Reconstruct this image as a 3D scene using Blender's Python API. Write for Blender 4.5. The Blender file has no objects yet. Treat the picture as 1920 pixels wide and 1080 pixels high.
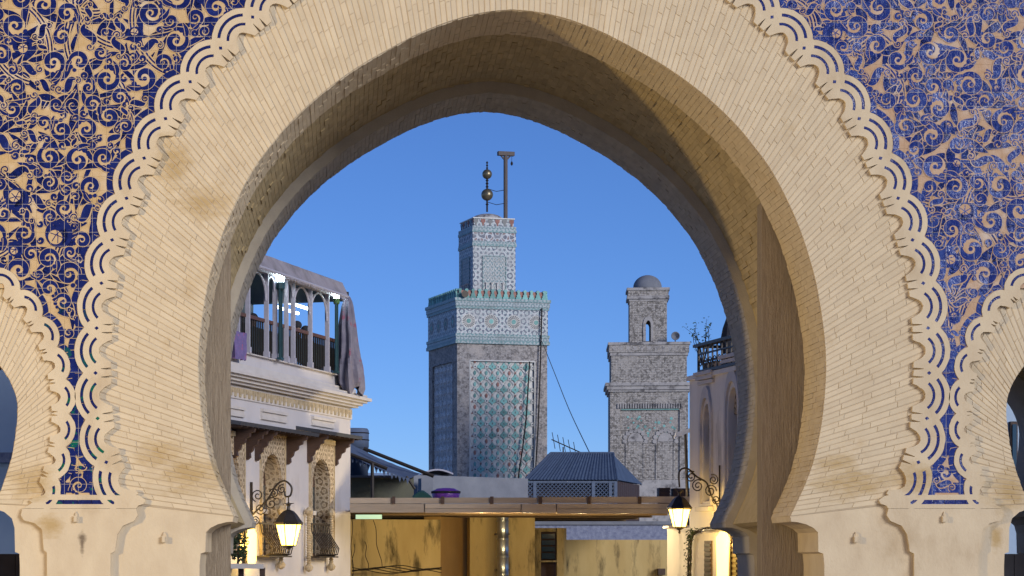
import bpy, math, random
from mathutils import Vector, Matrix
from mathutils.geometry import tessellate_polygon
random.seed(11)
U = random.uniform
PI = math.pi
S = bpy.context.scene
COL = S.collection

# ------------------------------------------------------------------ camera, sky, sun, exposure
F, VX, VY, D, EYE = 4400.0, 645.0, 1050.0, 22.0, 1.6
cd = bpy.data.cameras.new('camera')
cd.sensor_width = 36; cd.lens = F / 1920 * 36
cd.shift_x = (960 - VX) / 1920; cd.shift_y = (VY - 540) / 1920
cd.clip_start = .1; cd.clip_end = 5000
cam = bpy.data.objects.new('camera', cd); COL.objects.link(cam)
cam.location = (0, -D, EYE); cam.rotation_euler = (PI / 2, 0, 0)
S.camera = cam

SUN_AZ, SUN_EL = math.radians(142), math.radians(16)
W = bpy.data.worlds.new('World'); S.world = W; W.use_nodes = True
wn = W.node_tree
sky = wn.nodes.new('ShaderNodeTexSky'); sky.sky_type = 'NISHITA'; sky.sun_disc = False
sky.sun_elevation = SUN_EL; sky.sun_rotation = SUN_AZ
sky.ozone_density = 7; sky.dust_density = 0.1; sky.air_density = 0.9; sky.altitude = 2500
tint = wn.nodes.new('ShaderNodeMix'); tint.data_type = 'RGBA'; tint.blend_type = 'MULTIPLY'
tint.inputs[0].default_value = 1; tint.inputs[7].default_value = (1.0, .89, .98, 1)
wn.links.new(sky.outputs[0], tint.inputs[6])
wn.links.new(tint.outputs[2], wn.nodes['Background'].inputs[0])
wn.nodes['Background'].inputs[1].default_value = 0.117

sd = bpy.data.lights.new('sun', 'SUN'); sd.energy = 2.35; sd.angle = math.radians(22); sd.color = (1, .96, .92)
sun = bpy.data.objects.new('sun', sd); COL.objects.link(sun)
tosun = Vector((math.sin(SUN_AZ) * math.cos(SUN_EL), math.cos(SUN_AZ) * math.cos(SUN_EL), math.sin(SUN_EL)))
sun.rotation_euler = tosun.to_track_quat('Z', 'Y').to_euler()

vs = S.view_settings
vs.view_transform = 'Standard'; vs.look = 'None'; vs.exposure = 0.0; vs.gamma = 1.0; vs.use_curve_mapping = False
S.render.engine = 'CYCLES'
S.cycles.use_denoising = True
S.cycles.max_bounces = 6; S.cycles.diffuse_bounces = 4; S.cycles.glossy_bounces = 3
S.cycles.sample_clamp_indirect = 6

def at(px, py, d):
    return Vector(((px - VX) / F * d, d - D, EYE + (VY - py) / F * d))
def zat(py, d):
    return EYE + (VY - py) / F * d

# ------------------------------------------------------------------ materials
def nodes(name):
    m = bpy.data.materials.new(name); m.use_nodes = True
    nt = m.node_tree; b = nt.nodes['Principled BSDF']
    return m, nt, b
def nd(nt, t, **k):
    n = nt.nodes.new(t)
    for a, v in k.items():
        if a.startswith('i_'): n.inputs[a[2:].replace('_', ' ')].default_value = v
        else: setattr(n, a, v)
    return n
def math_n(nt, op, a, b=None, c=None):
    n = nt.nodes.new('ShaderNodeMath'); n.operation = op
    for i, v in enumerate((a, b, c)):
        if v is None: continue
        if isinstance(v, (int, float)): n.inputs[i].default_value = v
        else: nt.links.new(v, n.inputs[i])
    return n.outputs[0]
def mixc(nt, fac, a, b, blend='MIX'):
    n = nt.nodes.new('ShaderNodeMix'); n.data_type = 'RGBA'; n.blend_type = blend
    for i, v in ((0, fac), (6, a), (7, b)):
        if isinstance(v, (int, float)): n.inputs[i].default_value = v
        elif isinstance(v, (tuple, list)): n.inputs[i].default_value = tuple(v)[:3] + (1,)
        else: nt.links.new(v, n.inputs[i])
    return n.outputs[2]
def noise(nt, vec, scale, detail=4, rough=.55, stretch=None):
    if stretch:
        mp = nd(nt, 'ShaderNodeMapping'); mp.inputs['Scale'].default_value = stretch
        nt.links.new(vec, mp.inputs['Vector']); vec = mp.outputs[0]
    n = nd(nt, 'ShaderNodeTexNoise'); n.inputs['Scale'].default_value = scale
    n.inputs['Detail'].default_value = detail; n.inputs['Roughness'].default_value = rough
    nt.links.new(vec, n.inputs['Vector'])
    return n.outputs['Fac']
def ramp(nt, fac, lo, hi):
    n = nd(nt, 'ShaderNodeMapRange'); n.inputs['From Min'].default_value = lo; n.inputs['From Max'].default_value = hi
    nt.links.new(fac, n.inputs['Value']); return n.outputs[0]
def bump(nt, b, h, strength=.3, dist=.01):
    n = nd(nt, 'ShaderNodeBump'); n.inputs['Strength'].default_value = strength; n.inputs['Distance'].default_value = dist
    nt.links.new(h, n.inputs['Height']); nt.links.new(n.outputs[0], b.inputs['Normal'])
def pos(nt):
    return nd(nt, 'ShaderNodeNewGeometry').outputs['Position']
def objc(nt):
    return nd(nt, 'ShaderNodeTexCoord').outputs['Object']
def rnd(nt):
    a = nd(nt, 'ShaderNodeNewGeometry').outputs['Random Per Island']; b = nd(nt, 'ShaderNodeObjectInfo').outputs['Random']
    return math_n(nt, 'FRACT', math_n(nt, 'ADD', a, b))

def plain(name, c1, c2=None, scale=3, rough=.8, bs=.25, bd=.01, bscale=40, metal=0, stain=None, stains=(.58, .72), sscale=1.5,
          stretch=None, island=0, spec=None):
    """two-tone noise surface with fine relief, optional stains and per-piece tone change"""
    m, nt, b = nodes(name)
    p = pos(nt)
    c2 = c2 or tuple(x * .8 for x in c1)
    col = mixc(nt, ramp(nt, noise(nt, p, scale, 6, .6, stretch), .3, .7), c1, c2)
    if stain:
        f = ramp(nt, noise(nt, p, sscale, 5, .65, stretch), stains[0], stains[1])
        col = mixc(nt, f, col, stain)
    if island:
        r = rnd(nt)
        v = math_n(nt, 'MULTIPLY_ADD', r, island * 2, 1 - island)
        cc = nd(nt, 'ShaderNodeCombineColor')
        for i in range(3): nt.links.new(v, cc.inputs[i])
        col = mixc(nt, 1.0, col, cc.outputs[0], 'MULTIPLY')
    nt.links.new(col, b.inputs['Base Color'])
    b.inputs['Roughness'].default_value = rough; b.inputs['Metallic'].default_value = metal
    if spec is not None: b.inputs['Specular IOR Level'].default_value = spec
    if bs: bump(nt, b, noise(nt, p, bscale, 5, .6, stretch), bs, bd)
    return m

def blotch(m, spots, col):
    """old water and smoke stains with their own place and ragged edge"""
    nt = m.node_tree; b = nt.nodes['Principled BSDF']; link = b.inputs['Base Color'].links[0]; src = link.from_socket
    p = pos(nt); tot = None
    nz = noise(nt, p, 5, 6, .7, (1, 1, 2.2))
    for x, z, rx, rz in spots:
        mp = nd(nt, 'ShaderNodeMapping'); mp.vector_type = 'POINT'; mp.inputs['Location'].default_value = (-x / rx, 0, -z / rz); mp.inputs['Scale'].default_value = (1 / rx, 0, 1 / rz)
        nt.links.new(p, mp.inputs['Vector'])
        ln = nd(nt, 'ShaderNodeVectorMath'); ln.operation = 'LENGTH'; nt.links.new(mp.outputs[0], ln.inputs[0])
        v = math_n(nt, 'SUBTRACT', 1, ln.outputs['Value'])
        tot = v if tot is None else math_n(nt, 'MAXIMUM', tot, v)
    f = ramp(nt, math_n(nt, 'ADD', math_n(nt, 'MULTIPLY', tot, .5), nz), .55, .95)
    f = math_n(nt, 'MULTIPLY', f, .75)
    f = math_n(nt, 'MULTIPLY', f, math_n(nt, 'GREATER_THAN', tot, 0))
    nt.links.new(mixc(nt, f, src, col), b.inputs['Base Color'])
def emit(name, c, s):
    m, nt, b = nodes(name)
    b.inputs['Base Color'].default_value = tuple(c) + (1,)
    b.inputs['Emission Color'].default_value = tuple(c) + (1,); b.inputs['Emission Strength'].default_value = s
    return m

M = {}
M['stucco'] = plain('lime_stucco', (.68, .57, .395), (.57, .46, .31), 3.2, .85, .55, .008, 45, stain=(.47, .36, .22), stains=(.56, .80), sscale=1.6, stretch=(1, 1, .6))
M['brick'] = plain('limewashed_brick', (.67, .56, .385), (.60, .49, .33), 5, .85, .5, .006, 45, stain=(.50, .36, .18), stains=(.61, .76), sscale=1.0, island=.05)
SPOTS = [((px - VX) * .005, EYE + (VY - py) * .005, rx * .005, rz * .005) for px, py, rx, rz in
         ((325, 310, 45, 75), (380, 380, 70, 50), (360, 890, 110, 50), (300, 850, 60, 40), (60, 905, 70, 50), (95, 985, 40, 30), (1600, 905, 110, 40), (1720, 895, 90, 40), (1570, 870, 60, 22), (1890, 920, 60, 60), (1868, 1010, 16, 30), (1490, 660, 60, 14))]
for k_ in ('stucco', 'brick'): blotch(M[k_], SPOTS, (.42, .28, .10))
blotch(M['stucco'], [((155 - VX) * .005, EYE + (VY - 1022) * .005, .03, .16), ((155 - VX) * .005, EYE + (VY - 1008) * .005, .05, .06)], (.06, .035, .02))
M['mortar'] = plain('lime_mortar', (.50, .40, .28), (.42, .33, .22), 6, .9, .4, .006, 60)
M['vaultbrick'] = plain('bare_vault_brick', (.48, .38, .21), (.38, .29, .15), 4, .85, .5, .008, 50, island=.12)
M['backstone'] = plain('worn_back_arch_stone', (.46, .42, .35), (.37, .33, .28), 5, .85, .6, .008, 60, island=.1)
M['plaster_rough'] = plain('rough_ochre_plaster', (.56, .45, .26), (.46, .36, .19), 7, .9, .9, .03, 22)
M['wood_jamb'] = plain('weathered_door_timber', (.42, .34, .245), (.29, .225, .155), 9, .85, 1.0, .02, 26, stretch=(6, 6, .3), island=.05)

# spandrel ground and glaze
GX, GZ, TS = 1.575, 1.0, 0.131
def grid_mask(nt, width=.026):
    p = pos(nt); sx = nd(nt, 'ShaderNodeSeparateXYZ'); nt.links.new(p, sx.inputs[0])
    ms = []
    for k, o in ((0, GX), (2, GZ)):
        v = math_n(nt, 'FRACT', math_n(nt, 'DIVIDE', math_n(nt, 'SUBTRACT', sx.outputs[k], o - 50 * TS), TS))
        e = math_n(nt, 'ABSOLUTE', math_n(nt, 'SUBTRACT', v, .5))
        ms.append(math_n(nt, 'GREATER_THAN', e, .5 - width / 2))
    return math_n(nt, 'MAXIMUM', ms[0], ms[1]), sx
def cellrand(nt, sx):
    cx = math_n(nt, 'FLOOR', math_n(nt, 'DIVIDE', math_n(nt, 'SUBTRACT', sx.outputs[0], GX - 50 * TS), TS))
    cz = math_n(nt, 'FLOOR', math_n(nt, 'DIVIDE', math_n(nt, 'SUBTRACT', sx.outputs[2], GZ - 50 * TS), TS))
    cb = nd(nt, 'ShaderNodeCombineXYZ'); nt.links.new(cx, cb.inputs[0]); nt.links.new(cz, cb.inputs[1])
    wnz = nd(nt, 'ShaderNodeTexWhiteNoise'); nt.links.new(cb.outputs[0], wnz.inputs['Vector'])
    return wnz
def glaze(name, dark, light, green=False, lightf=(.45, .7), tilt=.10, grout=True):
    m, nt, b = nodes(name)
    p = pos(nt)
    gm, sx = grid_mask(nt)
    wnz = cellrand(nt, sx)
    f = ramp(nt, noise(nt, p, 14, 5, .7), lightf[0], lightf[1])
    f = math_n(nt, 'MULTIPLY', f, math_n(nt, 'MULTIPLY_ADD', wnz.outputs['Value'], .9, .3))
    col = mixc(nt, f, dark, light)
    if green:
        g = ramp(nt, noise(nt, p, 9, 4, .6), .56, .60)
        low = ramp(nt, sx.outputs[2], 4.2, 3.0)
        col = mixc(nt, math_n(nt, 'MULTIPLY', g, low), col, (.004, .12, .07))
    chip = math_n(nt, 'GREATER_THAN', noise(nt, p, 55, 3, .6), .70)
    col = mixc(nt, chip, col, (.42, .32, .2))
    if grout: col = mixc(nt, gm, col, (.40, .36, .31))
    nt.links.new(col, b.inputs['Base Color'])
    b.inputs['Roughness'].default_value = .16
    b.inputs['Specular IOR Level'].default_value = .4
    # hand-set tiles: every tile leans its own way, and the glaze ripples
    g = nd(nt, 'ShaderNodeNewGeometry')
    sub = nd(nt, 'ShaderNodeVectorMath'); sub.operation = 'SUBTRACT'; sub.inputs[1].default_value = (.5, .5, .5)
    nt.links.new(wnz.outputs['Color'], sub.inputs[0])
    sc = nd(nt, 'ShaderNodeVectorMath'); sc.operation = 'SCALE'; sc.inputs['Scale'].default_value = tilt
    nt.links.new(sub.outputs[0], sc.inputs[0])
    ad = nd(nt, 'ShaderNodeVectorMath'); ad.operation = 'ADD'
    nt.links.new(g.outputs['Normal'], ad.inputs[0]); nt.links.new(sc.outputs[0], ad.inputs[1])
    no = nd(nt, 'ShaderNodeVectorMath'); no.operation = 'NORMALIZE'; nt.links.new(ad.outputs[0], no.inputs[0])
    bp = nd(nt, 'ShaderNodeBump'); bp.inputs['Strength'].default_value = .5; bp.inputs['Distance'].default_value = .01
    nt.links.new(noise(nt, p, 30, 4, .6), bp.inputs['Height']); nt.links.new(no.outputs[0], bp.inputs['Normal'])
    nt.links.new(bp.outputs[0], b.inputs['Normal'])
    return m
def ground_tile(name, c1, c2, c3):
    m, nt, b = nodes(name)
    p = pos(nt)
    col = mixc(nt, ramp(nt, noise(nt, p, 9, 5, .6), .35, .65), c1, c2)
    col = mixc(nt, ramp(nt, noise(nt, p, 4, 3, .5), .55, .7), col, c3)
    nt.links.new(col, b.inputs['Base Color']); b.inputs['Roughness'].default_value = .6
    bump(nt, b, noise(nt, p, 60, 4), .5, .006)
    return m
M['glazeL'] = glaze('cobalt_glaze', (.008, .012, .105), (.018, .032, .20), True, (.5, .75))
M['glazeR'] = glaze('mottled_sky_sheen_glaze', (.010, .020, .17), (.06, .11, .36), False, (.40, .70))  # right side paler: uneven hand glaze, plus sky sheen put into the colour
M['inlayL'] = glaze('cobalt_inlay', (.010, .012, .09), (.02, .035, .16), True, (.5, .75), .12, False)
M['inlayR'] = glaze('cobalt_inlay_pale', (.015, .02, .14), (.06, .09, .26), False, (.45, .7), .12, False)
M['tileL'] = ground_tile('ochre_tile_ground', (.58, .42, .23), (.50, .34, .15), (.62, .50, .34))
M['tileR'] = ground_tile('salmon_tile_ground', (.52, .36, .24), (.46, .28, .15), (.58, .47, .38))

M['whitewall'] = plain('whitewashed_wall', (.58, .555, .565), (.51, .485, .495), 1.4, .85, .3, .01, 25, stain=(.38, .35, .34), stains=(.60, .85), sscale=1.2, stretch=(1, 1, .45))
M['whitetrim'] = plain('white_plaster_trim', (.62, .58, .55), (.53, .49, .46), 3, .8, .3, .008, 40)
M['carved'] = plain('carved_plaster', (.58, .48, .33), (.34, .26, .15), 9, .85, .8, .02, 30)
M['darkwood'] = plain('dark_cedar', (.075, .04, .028), (.045, .025, .02), 8, .6, .4, .006, 40, stretch=(1, 1, 5))
M['eave'] = plain('slate_eave_board', (.06, .065, .08), (.04, .045, .06), 6, .7, .3, .006, 40)
M['iron'] = plain('black_wrought_iron', (.03, .025, .022), (.05, .038, .03), 20, .5, .3, .003, 80, metal=.4)
M['iron_white'] = plain('white_painted_iron', (.50, .48, .54), (.42, .40, .46), 12, .5, .2, .003, 60)
M['teal'] = plain('dark_teal_paint', (.02, .07, .08), (.015, .045, .055), 6, .5, .2, .004, 40)
M['railwood'] = plain('brown_handrail', (.13, .06, .035), (.09, .04, .03), 9, .5, .2, .004, 40)
M['awning'] = plain('grey_awning_canvas', (.36, .33, .36), (.28, .25, .28), 2.5, .9, .3, .01, 60, stain=(.2, .18, .19), stains=(.5, .7), sscale=1.6)
M['parasol'] = plain('patterned_parasol_cloth', (.22, .21, .26), (.14, .13, .18), 4, .9, .3, .01, 60, stain=(.24, .08, .13), stains=(.60, .64), sscale=2.2)
M['purplecloth'] = plain('purple_printed_cloth', (.20, .14, .32), (.12, .10, .24), 12, .9, .2, .01, 60, stain=(.36, .10, .18), stains=(.55, .6), sscale=7)
M['glass'] = None
m, nt, b = nodes('window_glass'); b.inputs['Base Color'].default_value = (.02, .04, .06, 1); b.inputs['Roughness'].default_value = .05
b.inputs['Specular IOR Level'].default_value = .9; M['glass'] = m
m, nt, b = nodes('blue_glass'); b.inputs['Base Color'].default_value = (.30, .42, .68, 1); b.inputs['Roughness'].default_value = .15; M['blueglass'] = m
def lampglass(name, c, s):
    m, nt, b = nodes(name)
    e = nd(nt, 'ShaderNodeEmission'); e.inputs[0].default_value = tuple(c) + (1,); e.inputs[1].default_value = s
    t = nd(nt, 'ShaderNodeBsdfTransparent'); a = nd(nt, 'ShaderNodeMixShader'); a.inputs[0].default_value = .5
    nt.links.new(e.outputs[0], a.inputs[1]); nt.links.new(t.outputs[0], a.inputs[2])
    nt.links.new(a.outputs[0], nt.nodes['Material Output'].inputs['Surface'])
    return m
def point(loc, watts, c, r=.06):
    l = bpy.data.lights.new('lamp_light', 'POINT'); l.energy = watts; l.color = c; l.shadow_soft_size = r
    o = bpy.data.objects.new('lamp_light', l); COL.objects.link(o); o.location = loc
M['pane'] = lampglass('lamp_glass', (1, .60, .10), 14)
M['pane2'] = lampglass('hot_lamp_glass', (1, .60, .10), 9)
M['white_lamp'] = emit('white_lamp_glass', (.75, .95, 1), 26)
M['tube'] = emit('fluorescent_tube', (.85, .95, 1), 7)
M['leaf'] = plain('green_leaf', (.06, .13, .03), (.035, .08, .02), 9, .6, .2, .004, 40, island=.3)
M['leafdark'] = plain('dark_shrub_leaf', (.035, .06, .02), (.02, .04, .015), 9, .7, .2, .004, 40, island=.3)
M['cream'] = plain('cream_house_wall', (.80, .75, .68), (.72, .66, .59), 1.5, .85, .3, .01, 25, stain=(.2, .17, .15), stains=(.56, .75), sscale=.9, stretch=(1.5, 1.5, .35))
M['yellow'] = plain('ochre_yellow_wall', (.58, .45, .21), (.47, .34, .14), 1.3, .85, .4, .01, 20, stain=(.10, .075, .035), stains=(.54, .70), sscale=1.8, stretch=(1.8, 1.8, .45))
M['orange'] = plain('orange_ochre_wall', (.42, .26, .09), (.34, .20, .07), 1.2, .85, .3, .01, 20)
M['plank'] = plain('weathered_pergola_board', (.42, .355, .29), (.31, .26, .21), 2.6, .75, .5, .006, 30, stretch=(.5, 1, 6), island=.12)
M['slat'] = plain('pergola_slat', (.20, .13, .06), (.13, .08, .04), 3, .75, .4, .006, 30, stretch=(.5, 4, 1), island=.15)
M['duct'] = plain('galvanised_duct', (.55, .58, .58), (.42, .45, .46), 8, .28, .15, .004, 20, metal=.9)
M['sheet'] = plain('blue_grey_sheet_metal', (.10, .14, .21), (.065, .09, .15), 2.5, .55, .3, .006, 20, metal=.1, stretch=(3, 3, .4), island=.1)
M['lattice_blue'] = plain('blue_grey_lattice', (.13, .17, .25), (.09, .12, .18), 6, .7, .2, .005, 30)
M['greywall'] = plain('grey_roof_parapet', (.25, .26, .29), (.17, .18, .21), 1.2, .9, .4, .012, 18, stain=(.1, .1, .11), stains=(.58, .75), sscale=.9)
M['mosswall'] = plain('mossy_olive_wall', (.15, .15, .10), (.10, .10, .08), 1.2, .9, .4, .012, 18, stain=(.04, .04, .03), stains=(.5, .7), sscale=.9)
M['bluestone'] = plain('blue_speckled_render', (.30, .33, .44), (.15, .17, .27), 9, .9, .8, .02, 25)
M['bluecloth'] = plain('blue_grey_tarpaulin', (.12, .16, .25), (.08, .11, .18), 2, .85, .3, .01, 30)
M['purple'] = plain('purple_plastic', (.20, .05, .42), (.15, .04, .33), 3, .4, 0)
M['greencloth'] = plain('green_tarp', (.03, .13, .10), (.02, .08, .07), 3, .8, .2, .01, 20)
M['white'] = plain('white_paint', (.75, .75, .75), (.66, .66, .66), 5, .5, .1, .003, 40)
M['skin'] = plain('dim_skin', (.30, .19, .13), (.26, .16, .11), 6, .6, 0)
M['darkcoat'] = plain('dark_clothing', (.03, .03, .04), (.02, .02, .025), 6, .9, 0)
M['ground'] = plain('paved_square', (.38, .34, .29), (.30, .26, .22), .8, .9, .5, .01, 14)
M['bluewall'] = plain('blue_grey_house_wall', (.46, .58, .72), (.38, .50, .66), 1.2, .85, .3, .01, 20)
M['brass'] = plain('weathered_copper', (.30, .24, .14), (.20, .17, .11), 5, .35, .2, .01, 20, metal=.7)
M['polewood'] = plain('grey_pole_timber', (.16, .13, .12), (.10, .085, .08), 6, .8, .4, .01, 20, stretch=(4, 4, .5))

# minaret surfaces
def zellij(name, light, dark, k, thr=.35, accent=None, rough=.5):
    m, nt, b = nodes(name)
    o = objc(nt); sx = nd(nt, 'ShaderNodeSeparateXYZ'); nt.links.new(o, sx.inputs[0])
    x = math_n(nt, 'ADD', sx.outputs[0], sx.outputs[1]); z = sx.outputs[2]
    t = []
    for ca, sa in ((1, 0), (0, 1), (.7071, .7071), (.7071, -.7071)):
        a = math_n(nt, 'ADD', math_n(nt, 'MULTIPLY', x, ca * k), math_n(nt, 'MULTIPLY', z, sa * k))
        t.append(math_n(nt, 'COSINE', a))
    s = math_n(nt, 'ADD', math_n(nt, 'ADD', t[0], t[1]), math_n(nt, 'ADD', t[2], t[3]))
    f = math_n(nt, 'GREATER_THAN', s, thr)
    col = mixc(nt, f, light, dark)
    if accent:
        col = mixc(nt, math_n(nt, 'LESS_THAN', s, -1.3), col, accent)
    w = ramp(nt, noise(nt, o, 1.3, 5, .65), .45, .8)
    col = mixc(nt, w, col, tuple(c * .6 for c in light))
    nt.links.new(col, b.inputs['Base Color']); b.inputs['Roughness'].default_value = rough
    return m
M['zwhite'] = zellij('white_zellij', (.52, .54, .56), (.06, .10, .16), 28, .45, (.35, .45, .46))
M['zband'] = zellij('zellij_frieze', (.50, .54, .58), (.05, .07, .13), 20, .2, (.20, .12, .13))
M['zgreen'] = zellij('green_zellij_band', (.12, .26, .28), (.36, .42, .44), 34, .2)
M['zgrey'] = zellij('grey_chevron_zellij', (.36, .42, .45), (.12, .22, .25), 40, .1)
M['turq'] = plain('turquoise_glaze', (.26, .50, .46), (.15, .37, .35), 4, .7, .2, .01, 20, island=.3)
M['strap'] = plain('pale_strapwork', (.70, .69, .65), (.58, .57, .54), 4, .7, .3, .01, 20, island=.15)
M['terracotta'] = plain('faded_terracotta', (.40, .20, .16), (.30, .14, .12), 4, .8, .2, .01, 20, island=.2)
M['darkglaze'] = plain('dark_glaze', (.04, .06, .09), (.03, .04, .06), 4, .4, 0)
M['greystrap'] = plain('grey_strapwork', (.70, .70, .71), (.58, .58, .59), 4, .8, .3, .01, 20, island=.2)
def masonry(name, c1, c2, mort, sc=1.0, stain=None, bw=.3, bh=.075):
    m, nt, b = nodes(name)
    o = objc(nt); sx = nd(nt, 'ShaderNodeSeparateXYZ'); nt.links.new(o, sx.inputs[0])
    cb = nd(nt, 'ShaderNodeCombineXYZ')
    nt.links.new(math_n(nt, 'ADD', sx.outputs[0], sx.outputs[1]), cb.inputs[0]); nt.links.new(sx.outputs[2], cb.inputs[1])
    br = nd(nt, 'ShaderNodeTexBrick'); nt.links.new(cb.outputs[0], br.inputs['Vector'])
    br.inputs['Scale'].default_value = sc; br.inputs['Color1'].default_value = c1 + (1,); br.inputs['Color2'].default_value = c2 + (1,)
    br.inputs['Mortar'].default_value = mort + (1,); br.inputs['Mortar Size'].default_value = .018
    br.inputs['Brick Width'].default_value = bw; br.inputs['Row Height'].default_value = bh; br.inputs['Bias'].default_value = -.1
    col = br.outputs['Color']
    col = mixc(nt, ramp(nt, noise(nt, o, 7, 4, .7), .45, .6), col, tuple(c * .45 for c in c1))
    col = mixc(nt, ramp(nt, noise(nt, o, .8, 5, .7), .52, .66), col, stain or mort)
    nt.links.new(col, b.inputs['Base Color']); b.inputs['Roughness'].default_value = .9
    h = math_n(nt, 'ADD', br.outputs['Fac'], noise(nt, o, 9, 4, .7))
    bump(nt, b, h, .8, .05)
    return m
M['minaret'] = masonry('weathered_minaret_masonry', (.48, .44, .42), (.35, .32, .31), (.56, .52, .49), stain=(.58, .52, .47))
M['oldbrick'] = masonry('old_grey_brick', (.41, .375, .34), (.22, .20, .19), (.58, .54, .50), stain=(.50, .46, .42), bw=.26, bh=.085)
M['limecap'] = plain('old_lime_render', (.50, .47, .45), (.36, .34, .33), 3, .9, .5, .02, 15, stain=(.14, .13, .13), stains=(.5, .65), sscale=2.5)

# ------------------------------------------------------------------ mesh helpers
RM = {}
class MB:
    def __init__(s, tf=None):
        s.v = []; s.f = []; s.tf = tf
    def add(s, pts, faces):
        o = len(s.v)
        for p in pts:
            p = Vector(p)
            s.v.append(s.tf @ p if s.tf else p)
        for f in faces: s.f.append([i + o for i in f])
    def quad(s, a, b, c, d): s.add([a, b, c, d], [(0, 1, 2, 3)])
    def poly(s, pts): s.add(pts, [tuple(range(len(pts)))])
    def hexa(s, b4, t4):
        s.add(list(b4) + list(t4), [(3, 2, 1, 0), (4, 5, 6, 7), (0, 1, 5, 4), (1, 2, 6, 5), (2, 3, 7, 6), (3, 0, 4, 7)])
    def box(s, x0, x1, y0, y1, z0, z1):
        s.hexa([(x0, y0, z0), (x1, y0, z0), (x1, y1, z0), (x0, y1, z0)], [(x0, y0, z1), (x1, y0, z1), (x1, y1, z1), (x0, y1, z1)])
    def tube(s, pts, r, n=6, cap=True):
        pts = [Vector(p) for p in pts]; m = len(pts)
        rs = r if isinstance(r, (list, tuple)) else [r] * m
        vs_, fs = [], []
        up = None
        for i, p in enumerate(pts):
            t = (pts[min(i + 1, m - 1)] - pts[max(i - 1, 0)])
            if t.length < 1e-9: t = Vector((0, 0, 1))
            t.normalize()
            if up is None:
                up = Vector((0, 0, 1)) if abs(t.z) < .9 else Vector((1, 0, 0))
            sx = t.cross(up)
            if sx.length < 1e-6: sx = t.orthogonal()
            sx.normalize(); up = sx.cross(t).normalized()
            for k in range(n):
                a = 2 * PI * k / n
                vs_.append(p + (sx * math.cos(a) + up * math.sin(a)) * rs[i])
        for i in range(m - 1):
            for k in range(n):
                fs.append((i * n + k, i * n + (k + 1) % n, (i + 1) * n + (k + 1) % n, (i + 1) * n + k))
        if cap:
            fs.append(tuple(range(n - 1, -1, -1))); fs.append(tuple((m - 1) * n + k for k in range(n)))
        s.add(vs_, fs)
    def lathe(s, prof, c=(0, 0, 0), n=16):
        c = Vector(c); vs_, fs = [], []
        for r, z in prof:
            for k in range(n):
                a = 2 * PI * k / n; vs_.append(c + Vector((r * math.cos(a), r * math.sin(a), z)))
        for i in range(len(prof) - 1):
            for k in range(n):
                fs.append((i * n + k, i * n + (k + 1) % n, (i + 1) * n + (k + 1) % n, (i + 1) * n + k))
        fs.append(tuple(range(n - 1, -1, -1))); fs.append(tuple((len(prof) - 1) * n + k for k in range(n)))
        s.add(vs_, fs)
    def sphere(s, c, r, n=12, m=8, sq=(1, 1, 1)):
        pr = []
        c = Vector(c); vs_, fs = [], []
        for i in range(m + 1):
            t = -PI / 2 + PI * i / m
            for k in range(n):
                a = 2 * PI * k / n
                vs_.append(c + Vector((math.cos(t) * math.cos(a) * r * sq[0], math.cos(t) * math.sin(a) * r * sq[1], math.sin(t) * r * sq[2])))
        for i in range(m):
            for k in range(n):
                fs.append((i * n + k, i * n + (k + 1) % n, (i + 1) * n + (k + 1) % n, (i + 1) * n + k))
        s.add(vs_, fs)
    def prism(s, outer, holes, y0, y1, back=False, hole_y=None):
        """2-D (x, z) outline with holes, front at y0, walls back to y1"""
        loops = [outer] + list(holes)
        tris = tessellate_polygon([[Vector((x, z, 0)) for x, z in l] for l in loops])
        flat = [q for l in loops for q in l]
        s.add([(x, y0, z) for x, z in flat], [tuple(t) for t in tris])
        if back: s.add([(x, y1, z) for x, z in flat], [tuple(t)[::-1] for t in tris])
        for j, l in enumerate(loops):
            yy = y1 if (j == 0 or hole_y is None) else hole_y
            n = len(l)
            s.add([(x, y0, z) for x, z in l] + [(x, yy, z) for x, z in l], [(i, (i + 1) % n, n + (i + 1) % n, n + i) for i in range(n)])
    def ribbon(s, pts, w, y):
        """flat band in the x-z plane at depth y"""
        m = len(pts); vs_ = []
        ws = w if isinstance(w, (list, tuple)) else [w] * m
        for i in range(m):
            a = pts[max(i - 1, 0)]; b = pts[min(i + 1, m - 1)]
            tx, tz = b[0] - a[0], b[1] - a[1]; l = math.hypot(tx, tz) or 1
            nx, nz = -tz / l * ws[i] / 2, tx / l * ws[i] / 2
            vs_ += [(pts[i][0] + nx, y, pts[i][1] + nz), (pts[i][0] - nx, y, pts[i][1] - nz)]
        s.add(vs_, [(2 * i, 2 * i + 2, 2 * i + 3, 2 * i + 1) for i in range(m - 1)])
    def disc(s, c, r, y, n=10, sx=1, sz=1):
        s.poly([(c[0] + r * sx * math.cos(2 * PI * k / n), y, c[1] + r * sz * math.sin(2 * PI * k / n)) for k in range(n)])
    def build(s, name, mat, parent=None, smooth=False, kind=None):
        mw = RM.get(parent.name) if parent else None
        me = bpy.data.meshes.new(name)
        if mw:
            inv = mw.inverted(); vv = [inv @ p for p in s.v]
        else: vv = s.v
        me.from_pydata([tuple(p) for p in vv], [], s.f)
        me.materials.append(mat)
        if smooth: me.shade_smooth()
        me.validate()
        o = bpy.data.objects.new(name, me); COL.objects.link(o)
        if parent: o.parent = parent
        if mw: RM[o.name] = mw
        if kind: o['kind'] = kind
        return o
def tag(o, label, cat, group=None):
    o['label'] = label; o['category'] = cat
    if group: o['group'] = group
    return o
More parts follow.
